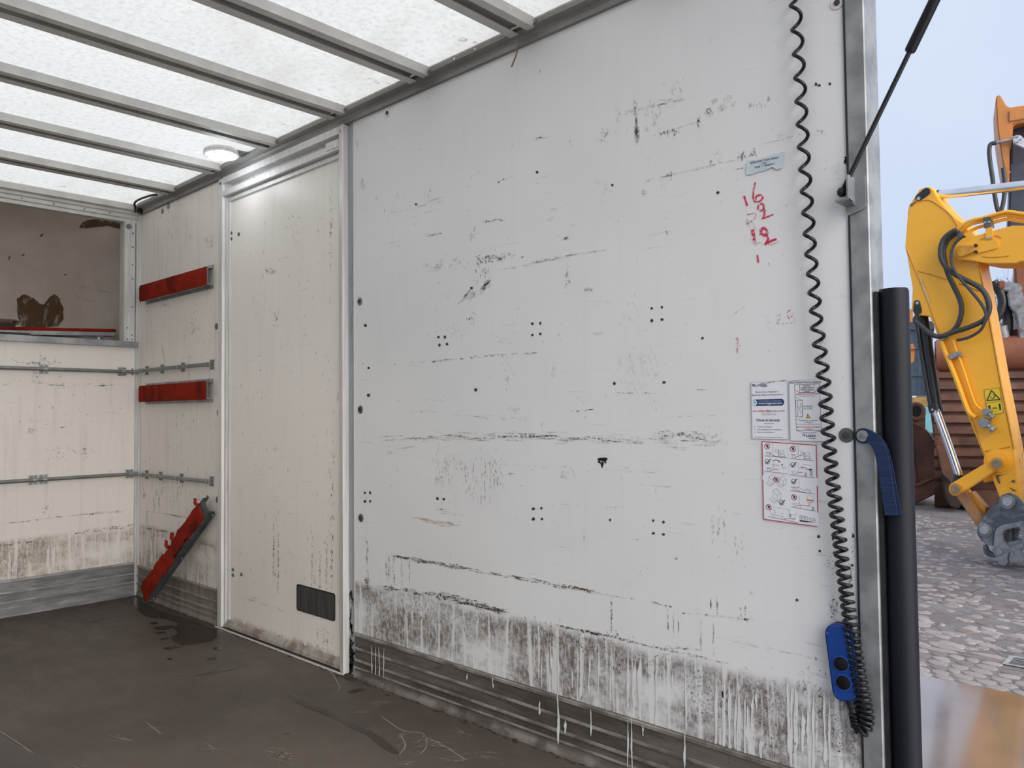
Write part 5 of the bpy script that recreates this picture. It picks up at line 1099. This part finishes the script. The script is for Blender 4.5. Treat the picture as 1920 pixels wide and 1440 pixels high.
xp(link_px((1719,568), (1720,582), 5.5, 8), SN+.012, SN-.01, 'pin_keeper', M['cylblack']); xc(1719.5, 568, SN+.02, SN+.01, .02, 'keeper_bolt', M['bolt2'])
# bosses and pins on the stick
for r, o_ in ((.150, .012), (.120, .03)): xc(1871, 866, SN+o_, SN-.01, r, 'boss', M['yel'], stick, 28)
# boom
BN = .27
boom = xp([(1806,446),(1836,440),(1873,429),(1898,423),(1920,423),(1990,420),(2070,428),(2170,470),(2280,570),(2400,730),(2415,770),(2385,790),(2350,760),(2230,620),(2120,530),(2020,496),(1920,490),(1914,490),(1905,494),(1852,494),(1816,488),(1797,487),(1788,478),(1786,466),(1793,453)], BN, -BN, 'boom', M['yel'], bevel=.008)
xp(link_px((1803,470), (1864,458), 12, 9), BN+.02, BN-.005, 'keeper_plate', M['yel'], boom, .004); xp(link_px((1802,471), (1820,467), 10.5, 7), BN+.05, BN+.019, 'pin_cap', M['yel2'], boom, .006)
for u, v in ((1829,460),(1829,472)): xc(u, v, BN+.045, BN+.018, .018, 'keeper_bolt', M['cylblack'])
xt([(1842,481),(1860,482),(1880,481),(1892,479)], BN+.001, .008, 'weld_bead', M['weld'], boom, 6, 3)
xt([(1838,449),(1856,443),(1870,442),(1878,446)], BN+.001, .008, 'weld_bead', M['weld'], boom, 6, 3)
# boom pipes and clamp
for k, (dy, dx) in enumerate(((0, 0), (6, 3), (14, 10))):
    xt([(1795+dx,430+dy*.8),(1806+dx,421+dy),(1822+dx,413+dy),(1845+dx*.5,408+dy),(1870,401+dy),(1890,397+dy),(1920,401+dy),(1990,404+dy),(2060,412+dy)], BN-.02-k*.03, .021, 'boom_pipe', M['yel'], ex_t, 8, 3)
xp([(1843,408),(1855,406),(1858,425),(1845,428)], BN+.02, BN-.10, 'pipe_clamp', M['galvdark'], ex_t, .004); cp_ = xp([(1847,428),(1860,425),(1862,449),(1848,450)], BN+.015, BN-.01, 'clamp_plate', M['yel'], ex_t, .003)
for u, v in ((1850,446),(1858,445)): xc(u, v, BN+.03, BN+.012, .014, 'clamp_bolt', M['bolt2'])
for u, v in ((1847,417),(1854,416)): xc(u, v, BN+.035, BN+.018, .012, 'clamp_bolt', M['bolt2'])
xp([(1790,426),(1800,434),(1804,444),(1797,446),(1789,436)], BN+.01, BN-.12, 'hose_manifold', M['galvdark'], ex_t, .005); xp([(1806,440),(1818,432),(1828,444),(1816,450)], BN-.02, BN-.10, 'bracket_block', M['yel'], ex_t, .006)
# hoses
xt([(1794,431),(1782,437),(1770,448),(1764,465),(1765,485),(1775,502),(1792,515),(1815,527),(1838,540),(1851,558),(1855,578),(1848,597),(1835,606),(1810,616),(1790,622),(1770,630)], BN+.06, .030, 'hose', M['hose'], ex_t, 10)
xt([(1797,435),(1786,442),(1776,452),(1769,470),(1772,494),(1779,517),(1790,540),(1800,562),(1803,582),(1798,604),(1785,622),(1762,631),(1745,626),(1728,612),(1716,601),(1720,592)], BN-.02, .030, 'hose', M['hose'], ex_t, 10)
xt([(1808,442),(1792,455),(1784,475),(1786,500),(1800,522),(1820,545),(1840,570),(1849,590),(1845,608),(1835,622),(1815,633),(1794,638)], BN+.10, .018, 'hose', M['hose'], ex_t, 8)
# stick pipes, clamp, valves
xt([(1763,636),(1768,650),(1782,684),(1797,722),(1810,758),(1818,775),(1830,783)], SN+.05, .028, 'stick_pipe', M['yel'], ex_t, 8); xt([(1786,638),(1792,655),(1806,692),(1820,735),(1829,758),(1840,768)], SN+.04, .015, 'stick_pipe', M['yel'], ex_t, 8)
xp([(1778,665),(1797,658),(1800,668),(1781,674)], SN+.085, SN+.0, 'pipe_clamp', M['galv'], ex_t, .003); xc(1789, 665, SN+.10, SN+.08, .012, 'clamp_bolt', M['bolt2'])
xp([(1758,633),(1772,628),(1775,634),(1762,641)], SN+.08, SN, 'pipe_flange', M['galv'], ex_t, .003)
for u, v, s in ((1844,792,1.35), (1848,772,1.)):
    xp([(u-8*s,v+1*s),(u-3*s,v-7*s),(u+7*s,v-3*s),(u+4*s,v+6*s),(u-3*s,v+8*s)], SN+.13, SN, 'valve_body', M['galv'], ex_t, .006)
    xt([(u+2*s,v+2*s),(u+9*s,v+7*s),(u+15*s,v+11*s)], SN+.07, [.028*s, .028*s, .028*s, .022*s, .022*s, .022*s, .03*s, .034*s, .034*s, .034*s, .034*s], 'valve_fitting', M['steel'], ex_t, 8)
# warning sticker on the stick
ws = xp([(1844,731),(1874,727),(1882,774),(1852,780)], SN+.004, SN, 'warning_sticker', flat('sticker_yellow', (.82, .60, .02)), stick)
def wl_(P, w, mat, name, off=SN+.006):
    mb = MB()
    for p in P:
        for i in range(len(p)-1):
            (a, b), (c, d) = p[i], p[i+1]; ln = math.hypot(c-a, d-b) or 1; ux, uy = (c-a)/ln*w*.3, (d-b)/ln*w*.3; nx, ny = -(d-b)/ln*w/2, (c-a)/ln*w/2
            mb.poly([X(a-ux+nx, b-uy+ny, off), X(c+ux+nx, d+uy+ny, off), X(c+ux-nx, d+uy-ny, off), X(a-ux-nx, b-uy-ny, off)])
    return mb.build(name, mat, ws, recalc=False)
wl_([[(1859,732),(1850.5,751),(1875,749),(1859,732)]], 2, M['ink'], 'warning_triangle'); wl_([[(1857,743),(1861,748),(1864,744)], [(1862,740),(1866,742),(1864,747)]], 1, M['ink'], 'warning_symbol'); wl_([[(1845,731),(1874,727),(1882,774),(1852,780),(1845,731)], [(1849,756),(1879,752)]], .6, M['ink'], 'sticker_border')
wl_([[(1855,761),(1856,770)]], 4, M['ink'], 'machine_symbol'); wl_([[(1862,765),(1868,765)], [(1863,763.5),(1861.5,765),(1863,766.5)], [(1867,763.5),(1868.5,765),(1867,766.5)]], 1, M['ink'], 'arrow_symbol'); wl_([[(1874,758),(1875,763)], [(1874.5,761),(1875.5,768)]], 3, M['ink'], 'person_symbol')
# paint damage
def chips(P, mat, name):
    mb = MB()
    for pts in P: mb.poly([X(u, v, SN+.0095) for u, v in pts])
    return tag(mb.build(name, mat, stick, recalc=False), kind='stuff')
chips([[(1855,851),(1860,849),(1859,855),(1856,855)], [(1867,887),(1882,885),(1878,891),(1872,893),(1876,907),(1872,906),(1868,896)], [(1895,902),(1902,899),(1904,905),(1897,904)], [(1891,913),(1900,917),(1907,921),(1900,921)], [(1705,384),(1716,377),(1717,380),(1707,388)]], M['chip'], 'paint_chips')
chips([[(1723,520),(1726,519),(1744,565),(1741,567)], [(1820,501),(1831,499),(1830,503),(1822,504)]], M['scr'], 'paint_chips')
mb = MB()
for _ in range(40):
    t0 = random.random(); a = X(1902+8*t0, 800+110*t0+random.uniform(-6, 6), SN); mb_ = a-EN*random.uniform(.02, .30); l = random.uniform(.01, .05)
    mb.poly([mb_+E1*(.0+.02)+Vector((0, 0, -l)), mb_+E1*.02+Vector((0, 0, l))-EN*.006, mb_+E1*.02+Vector((0, 0, l*.8))+EN*.008])
mb.build('edge_chips', M['chip'], stick, recalc=False)
# arm cylinder at the top
xt([(1744,369),(1752,367),(1762,365)], 0, .062, 'rod_eye', M['cylblack'], ex_t, 14, 2); xt([(1760,365.5),(1840,356.5),(1920,347.5),(2010,337)], 0, .056, 'arm_cylinder_rod', M['chrome'], ex_t, 18, 3); xt([(2008,338),(2150,330),(2300,355)], 0, .085, 'arm_cylinder_barrel', M['cylblack'], ex_t, 18, 3)
xp([(2275,340),(2320,345),(2335,590),(2290,570)], .10, -.10, 'cylinder_lug', M['yel'], ex_t)
# bucket cylinder
xt([(1722,575),(1732,610),(1742,680),(1755,768)], 0, .070, 'bucket_cylinder_barrel', M['cylblack'], ex_t, 18, 4); xt([(1719,605),(1727,660),(1738,725),(1745,760)], .07, .028, 'cylinder_pipe', M['cylblack'], ex_t, 10, 4); xt([(1752,758),(1756,772)], 0, .082, 'cylinder_gland', M['cylblack'], ex_t, 18, 2)
for u, v in ((1748,768),(1754,771),(1760,769)): xc(u, v, .085, .075, .014, 'gland_bolt', M['bolt2'])
xt([(1756,772),(1778,833),(1798,892)], 0, .047, 'bucket_cylinder_rod', M['chrome'], ex_t, 18, 4); xt([(1797,890),(1793,910)], 0, .062, 'rod_eye', M['cylblack'], ex_t, 14, 2)
# bucket links
for nr, fr in ((.27, .20), (-.20, -.27)): xp(link_px((1791,917), (1868,869), 13, 11), nr, fr, 'side_link', M['yel'], ex_t, .01)
for u, v, r, m_ in ((1791,917,.072,'yel2'), (1869,869,.072,'yel2')):
    xc(u, v, .30, .265, r, 'pin_boss', M[m_]); xc(u, v, .315, .295, r*.66, 'pin_end', M['pin'])
xp(link_px((1795,918), (1846,992), 9, 10), .13, .06, 'power_link', M['rustlink'], ex_t, .01); xp(link_px((1800,912), (1852,985), 9, 9), -.06, -.13, 'power_link', M['yel'], ex_t, .01); xp([(1812,926),(1822,922),(1848,952),(1846,962)], .06, -.06, 'link_web', M['yel2'], ex_t)
xp([(1838,898),(1850,888),(1866,886),(1862,900),(1846,905)], .10, -.10, 'link_bracket', M['yel'], ex_t, .005)
# quick coupler
CN = .21
for nr, fr in ((CN, CN-.05), (-CN+.05, -CN)):
    xp([(1879,928),(1892,924),(1904,929),(1914,938),(1926,952),(1940,965),(1938,975),(1905,979),(1880,985),(1870,990),(1864,1000),(1862,1024),(1850,1022),(1838,1012),(1832,1003),(1831,988),(1849,961)], nr, fr, 'coupler_plate', M['coup'], ex_t, .008)
    xp([(1862,1030),(1864,1000),(1868,990),(1880,984),(1918,976),(1920,982),(1914,988),(1884,994),(1880,1000),(1880,1012),(1886,1022),(1890,1026),(1918,1018),(1919,1030),(1892,1038),(1888,1050),(1882,1058),(1874,1056),(1870,1046),(1862,1040)], nr+.012, fr, 'coupler_frame', M['coup2'], ex_t, .008)
    xp([(1912,985),(1920,984),(1924,1020),(1917,1024)], nr+.008, fr, 'coupler_frame_bar', M['coup2'], ex_t, .006)
for u, v, r in ((1888,941,.062), (1845,994,.062)):
    xc(u, v, CN+.03, CN-.02, r*1.25, 'washer', M['coup2']); xc(u, v, CN+.07, CN+.02, r*.8, 'pin_head', M['bolt2'], ex_t, 8)
xc(1870, 1032, CN+.04, CN, .055, 'lower_pin', M['coup2'], ex_t, 8); xc(1908, 1042, CN+.02, -CN, .075, 'latch_roller', M['coup2']); xc(1880, 1052, CN+.03, CN-.04, .05, 'latch_tip', M['coup2'])
for (u0, v0, u1, v1) in ((1884,990,1887,1018), (1905,985,1906,1018)):
    a, b = X(u0, v0, .06), X(u1, v1, .06); P = []
    ax_ = (b-a).normalized(); s1_ = ax_.cross(EN).normalized()
    for i in range(9*10+1): q_ = 2*math.pi*i/10; P.append(a.lerp(b, i/90)+(s1_*math.cos(q_)+EN*math.sin(q_))*.042)
    MB().tube(P, .008, 6).build('coil_spring', M['steel'], ex_t, smooth=True); MB().tube([a, b], .028, 8).build('spring_guide', M['galvdark'], ex_t)
xp([(1891,989),(1898,988),(1897,1021),(1891,1022)], .09, -.09, 'latch_bar', M['coup2'], ex_t); xp([(1880,1018),(1916,1012),(1918,1026),(1888,1034)], .15, -.15, 'lower_block', M['coup2'], ex_t); xp([(1880,984),(1916,977),(1916,986),(1882,992)], .15, -.15, 'upper_block', M['coup'], ex_t)
xp([(1842,1024),(1848,1020),(1852,1032),(1864,1040),(1864,1046),(1852,1044),(1844,1036)], CN-.06, CN-.12, 'hook', M['coup'], ex_t, .004)
# body of the machine, out of frame on the right
bp = X(2385, 770, 0)
def eb(s0, s1, o0, o1, z0, z1, name, mat, bevel=.03):
    c = Vector((bp.x, bp.y, GZ)); P = [c+E1*s0+EN*o0, c+E1*s1+EN*o0, c+E1*s1+EN*o1, c+E1*s0+EN*o1]
    return MB().prism([p+Vector((0, 0, z0)) for p in P], (0, 0, z1-z0)).build(name, mat, ex_t, bevel=bevel)
eb(-.5, 2.9, 1.3, -1.3, 1.05, 1.95, 'house', M['yel']); eb(2.1, 3.2, 1.35, -1.35, 1.1, 2.2, 'counterweight', M['cylblack']); eb(-.2, 1.3, -.55, -1.3, 1.95, 3.0, 'cab', M['cylblack']); eb(.4, 1.9, .55, -.55, .55, 1.05, 'slew_ring', M['galvdark'])
for o_ in (1.45, -.85):
    Pk = link_px((0, 0), (3.2, 0), .45, .45, 10); c = Vector((bp.x, bp.y, GZ))+E1*-.4+EN*o_
    MB().prism([c+E1*a+Vector((0, 0, .455+b)) for a, b in Pk], -EN*.6).build('track', M['galvdark'], ex_t)

# ------------------------------------------------------------------ orange excavator behind with its ribbed bucket
M['rust'] = pm('rusty_steel', (.175, .075, .045), (.095, .048, .034), 2.2, .65, .15, bump=.2)
M['rust2'] = pm('worn_rib_steel', (.12, .058, .040), (.20, .10, .065), 3, .6, .2)
M['rustred'] = pm('red_rust', (.30, .105, .055), (.22, .075, .04), 1.6, .7)
M['orange'] = pm('orange_machine_paint', (.62, .24, .05), (.52, .20, .055), 3, .45)
M['navyc'] = pm('navy_cylinder', (.045, .05, .075), (.06, .066, .09), 4, .45)
def plane_set(u, v):
    g = F(u, v, GZ); nn = CAM-g; nn.z = 0; nn.normalize(); return g, nn
G2, N2 = plane_set(1800, 962)
R2 = Vector((-N2.y, N2.x, 0))
def Y2(u, v, off=0.): return onplane(u, v, G2+N2*off, N2)
oe = thing('orange_excavator', G2, 'orange excavator with a huge rusty ribbed bucket standing behind the yellow arm', 'excavator')
def op(px, near, far, name, mat, parent=oe, bevel=0.): return MB().prism([Y2(u, v, near) for u, v in px], N2*(far-near)).build(name, mat, parent, bevel=bevel)
def ot(px, off, r, name, mat, parent=oe, n_=8, k=4): return MB().tube(catmull([Y2(u, v, off) for u, v in px], k), r, n_).build(name, mat, parent, smooth=True)
zt_ = Y2(1800, 640).z; uL, uR = 1752, 2000
prof = [(640, -.55), (660, -.12), (690, .0), (740, .10), (800, .14), (860, .06), (900, -.12), (940, -.5), (962, -.9)]
pa_ = [Y2(uL, v, o_) for v, o_ in prof]; pb_ = [Y2(uR, v, o_) for v, o_ in prof]
mb = MB(); n_ = len(prof); mb.v = [Vector(p) for p in pa_+pb_]+[p-N2*1.3 for p in (pa_[0], pb_[0], pa_[-1], pb_[-1])]
mb.f = [(i, i+1, n_+i+1, n_+i) for i in range(n_-1)]
bk_ = mb.build('bucket_shell', M['rust'], oe, smooth=True, angle=60, recalc=False)
def pv(v):
    for i in range(len(prof)-1):
        if prof[i][0] <= v <= prof[i+1][0]: k = (v-prof[i][0])/(prof[i+1][0]-prof[i][0]); return prof[i][1]+(prof[i+1][1]-prof[i][1])*k
    return 0
v = 697
while v < 905:
    hgt = 13 if v < 760 else 15; hgt = min(15, 12+(v-690)*.02)
    a = [Y2(uL-1, v, pv(v)+.07), Y2(uL-1, v+hgt, pv(v+hgt)+.07)]; b = [Y2(uR, v, pv(v)+.07), Y2(uR, v+hgt, pv(v+hgt)+.07)]
    MB().prism([a[0], a[1], b[1], b[0]], -N2*.10).build('wear_strip', M['rust2'], bk_, bevel=.008); v += 20.5
op([(1748,640+55),(1760,692),(1764,760),(1776,850),(1790,895),(1782,905),(1766,890),(1752,830),(1744,770)], .16, -.9, 'bucket_side', M['rust'], bk_, .02)
op([(1764,888),(1786,892),(1800,918),(1804,945),(1796,956),(1780,950),(1770,930)], .05, -.35, 'bucket_tooth', pm('dark_tooth', (.035, .018, .018), (.05, .026, .022), 4, .5), oe, .03)
op([(1800,900),(1990,900),(1990,962),(1840,962)], -.25, -1.2, 'bucket_lip', M['rust'], oe)
ot([(1756,668),(1850,664),(1990,658)], -.05, .30, 'bucket_roll', M['rustred'], oe, 20, 3)
op([(1880,645),(1893,622),(1905,616),(1935,618),(1950,650)], -.3, -.6, 'bucket_ear', M['rustred'], oe, .02)
op([(1888,548),(1900,540),(1916,545),(1926,575),(1922,600),(1928,640),(1912,642),(1906,590),(1892,575)], .12, -.12, 'linkage_casting', M['coup2'], oe, .02); op(link_px((1880,536), (1908,540), 9, 9), .1, -.1, 'link_arm', M['coup2'], oe, .02); op([(1871,527),(1884,525),(1884,541),(1872,542)], .16, -.16, 'link_end', M['rustred'], oe, .02)
for u, v in ((1913,571), (1919,615)): MB().cyl(Y2(u, v, .16), N2, .035, .03, 10).build('pin_head', M['pin'], oe, smooth=True)
ot([(1862,528),(1874,545),(1880,565),(1876,585),(1866,600)], .05, .075, 'hose', M['black'], oe, 10); ot([(1882,545),(1887,580),(1890,612),(1884,640)], -.1, .08, 'hose', M['hose'], oe, 10); ot([(1878,612),(1884,640)], 0, .09, 'cylinder_end', M['coup2'], oe, 12, 2)
op([(1902,480),(1960,470),(1965,640),(1920,640),(1905,560)], -.12, -.6, 'stick', M['rustred'], oe, .02)
op([(1895,235),(1960,225),(1960,480),(1892,480),(1890,420),(1895,300)], -.05, -.6, 'bucket_cylinder', M['navyc'], oe, .03); op([(1894,308),(1938,300),(1938,338),(1894,343)], .06, -.1, 'control_box', M['navyc'], oe, .015); MB().cyl(Y2(1892,325,0), N2, .02, .08, 8).build('box_latch', M['bolt2'], oe)
op([(1867,186),(1869,178),(1874,176),(1880,186),(1887,199),(1895,201),(1920,197),(1990,190),(1990,250),(1930,226),(1920,229),(1900,234),(1898,262),(1893,285),(1893,345),(1886,344),(1879,300),(1873,262),(1869,230)], .22, -.9, 'arm_shell', M['orange'], oe, .02)
op([(1892,207),(1925,201),(1925,222),(1892,228)], .25, .2, 'shell_rib', M['orange'], oe, .01)
ot([(1866,268),(1880,265),(1899,261)], .30, .028, 'pipe', M['coup2'], oe, 10, 2); op([(1898,256),(1908,253),(1914,254),(1935,275),(1935,284),(1900,268)], .32, .25, 'valve_plate', pm('white_plate', (.62, .66, .70), (.5, .53, .57), 9, .5), oe, .004)
for u, v in ((1902,257),(1908,256),(1902,267),(1908,266),(1914,261)): MB().cyl(Y2(u, v, .32), N2, .018, .02, 8).build('plate_bolt', M['steel'], oe, smooth=True)
ot([(1868,268),(1858,270),(1855,280),(1856,300),(1861,335),(1866,372),(1871,394),(1877,394),(1882,375),(1884,345),(1881,315)], .30, .036, 'hose', M['hose'], oe, 10)

# ------------------------------------------------------------------ loose rusty bucket, by the buffer tube
G3, N3 = plane_set(1740, 945)
def Y3(u, v, off=0.): return onplane(u, v, G3+N3*off, N3)
rb = thing('rusty_bucket', G3, 'loose rusty digging bucket with a pin eye lug resting on the yard', 'bucket')
def bp3(px, near, far, name, mat, bevel=.0): return MB().prism([Y3(u, v, near) for u, v in px], N3*(far-near)).build(name, mat, rb, bevel=bevel)
shell = catmull([Vector((u, v, 0)) for u, v in ((1640,860),(1680,800),(1712,795),(1742,812),(1760,846),(1770,875),(1769,898),(1762,920),(1735,936),(1705,946),(1650,948))], 4)
bp3([(p.x, p.y) for p in shell], .35, -.9, 'shell', M['rust'], .02); bp3([(1690,905),(1722,905),(1768,886),(1770,890),(1724,911),(1690,912)], .40, .34, 'wear_bar', M['rust2'], .01)
lug = [(1706,835),(1703,790),(1702,770),(1706,760),(1716,755),(1727,757),(1733,766),(1735,780),(1735,805),(1741,828),(1752,842),(1748,850),(1720,848)]
bp3(lug, .12, -.05, 'lug', pm('ochre_lug', (.26, .16, .075), (.15, .075, .05), 4, .6), .02); bp3([(1690,770),(1700,776),(1708,800),(1714,850),(1722,905),(1690,905)], .38, .30, 'cheek', M['rust'], .015)
ring = [Y3(1718+14*math.cos(k*math.pi/12), 772+14*math.sin(k*math.pi/12), .12) for k in range(25)]
MB().tube(ring, .045, 8, cap=False).build('pin_eye', M['rust2'], rb, smooth=True); MB().cyl(Y3(1718, 772, .121), N3, .095, .01, 20).build('eye_bore', M['dark'], rb)

# ------------------------------------------------------------------ caged cab machine and teal tank further back
G4, N4 = plane_set(1722, 868); R4 = Vector((-N4.y, N4.x, 0))
def Y4(u, v, off=0.): return onplane(u, v, G4+N4*off, N4)
cm = thing('caged_cab_machine', G4, 'yellow machine with a dark caged cab standing behind the rusty bucket', 'machine')
def cp4(px, near, far, name, mat, parent=cm, bevel=.0): return MB().prism([Y4(u, v, near) for u, v in px], N4*(far-near)).build(name, mat, parent, bevel=bevel)
cbm = M['navyc']
cp4([(1660,606),(1748,602),(1752,612),(1752,618),(1660,620)], .1, -1.6, 'cab_roof', cbm, cm, .02)
for u0, u1 in ((1660, 1664), (1744, 1749)):
    cp4([(u0,612),(u1,612),(u1,745),(u0,745)], 0, -.12, 'cab_pillar', cbm); cp4([(u0,612),(u1,612),(u1,745),(u0,745)], -1.4, -1.5, 'cab_pillar', cbm)
glass = pm('cab_glass', (.055, .085, .12), (.09, .13, .17), 1.2, .1); cp4([(1664,620),(1744,618),(1744,742),(1664,742)], -.05, -.07, 'cab_glass', glass); cp4([(1664,620),(1744,618),(1744,742),(1664,742)], -1.38, -1.40, 'rear_glass', pm('cab_glass_rear', (.22, .28, .34), (.12, .16, .2), .8, .2))
for u in (1675,1697,1719,1733): cp4([(u,616),(u+1.2,616),(u+1.2,745),(u,745)], .05, .02, 'guard_bar', M['cylblack'])
for v in (655,706): cp4([(1662,v),(1748,v-1),(1748,v+.5),(1662,v+1.5)], .05, .02, 'guard_bar', M['cylblack'])
cp4([(1700,648),(1712,644),(1716,652),(1714,678),(1704,684)], -.02, -.06, 'seat_back', M['orange'], cm)
cp4([(1640,745),(1757,745),(1760,775),(1745,782),(1640,782)], .1, -1.8, 'body', pm('dull_yellow_paint', (.42, .25, .06), (.30, .18, .06), 3, .6), cm, .03); cp4([(1640,782),(1745,782),(1745,880),(1640,880)], 0, -1.8, 'undercarriage', M['dark'])
cp4([(1700,578),(1712,580),(1712,604),(1700,604)], -.4, -.5, 'beacon_rack', M['orange'])
G5, N5 = plane_set(1746, 902)
def Y5(u, v, off=0.): return onplane(u, v, G5+N5*off, N5)
tk = thing('teal_tank', G5, 'pale teal tank on a dark navy frame between the rusty buckets', 'tank')
MB().prism([Y5(u, v, .1) for u, v in ((1728,764),(1762,760),(1764,812),(1728,814))], -N5*1.2).build('tank_body', pm('teal_paint', (.22, .52, .56), (.18, .46, .52), 2, .5), tk, bevel=.03); MB().prism([Y5(u, v, .05) for u, v in ((1728,814),(1766,812),(1766,903),(1728,903))], -N5*1.1).build('frame', pm('navy_frame', (.015, .02, .045), (.02, .03, .06), 3, .5), tk); MB().prism([Y5(u, v, .12) for u, v in ((1752,838),(1766,836),(1766,842),(1752,843))], -N5*.1).build('marker_strip', flat('yellow_marker', (.65, .6, .05)), tk)

# ------------------------------------------------------------------ bare trees in the distance
bark = pm('winter_bark', (.26, .235, .225), (.34, .31, .30), 5, .9)
def bare_tree(base, h, seed, label):
    rnd = random.Random(seed); mt = MB(); mtw = MB()
    def grow(p, d, L, r, lev):
        m = mt if lev < 2 else mtw; e = p+d*L
        m.tube([p, p.lerp(e, .5)+Vector((rnd.uniform(-1, 1), rnd.uniform(-1, 1), 0))*L*.05, e], [r, r*.8, r*.6], 5 if lev < 2 else 3, cap=False)
        if lev >= 5: return
        for k in range(4 if lev else 5):
            a = rnd.uniform(0, 6.28); sp_ = rnd.uniform(.35, .8); t0 = rnd.uniform(.45, 1)
            s = d.orthogonal().normalized(); s2 = d.cross(s); nd = (d+(s*math.cos(a)+s2*math.sin(a))*sp_+Vector((0, 0, .1))).normalized(); grow(p.lerp(e, t0), nd, L*rnd.uniform(.55, .8), r*.55, lev+1)
    tr_ = thing('bare_tree', base, label, 'tree', 'bare trees beyond the yard'); grow(base, Vector((0, 0, 1)), h*.30, h*.016, 0)
    mt.build('trunk', bark, tr_, recalc=False, smooth=True); mtw.build('twigs', bark, tr_, recalc=False); return tr_
for k, (u, dist, h) in enumerate(((1866, 42, 12.5), (1985, 52, 13))):
    d = ray(u, 773); d.z = 0; d.normalize(); p = CAM+d*dist; p.z = GZ
    bare_tree(p, h, k+5, ('leafless twiggy tree seen between the yellow arm and the rusty bucket linkage', 'leafless tree hidden behind the orange excavator')[k])

# ------------------------------------------------------------------ hedge closing the yard far away
rh = random.Random(11); mb = MB(); nxh = 160
hp = []
for i in range(nxh+1):
    x = -38+60*i/nxh; yb = 58+3*math.sin(x*.11); h = 2.6+.5*mnoise.noise(Vector((x*.35, 1, 0)))+.5*mnoise.noise(Vector((x*1.3, 4, 0)))
    for k, (dy, fz) in enumerate(((-1.1, 0), (-1.3, .35), (-1.0, .75), (-.3, 1.0), (.5, .9), (1.1, 0))):
        hp.append(Vector((x, yb+dy+.35*mnoise.noise(Vector((x*1.1, k, 2))), GZ+h*fz)))
mb.v = hp; mb.f = [(i*6+k, i*6+k+1, (i+1)*6+k+1, (i+1)*6+k) for i in range(nxh) for k in range(5)]
tag(mb.build('hedge', pm('hedge_leaves', (.10, .095, .065), (.17, .15, .11), 3, .9, bump=.6), smooth=True), 'long dull brown-green hedge closing the far side of the yard', 'hedge', kind='stuff')
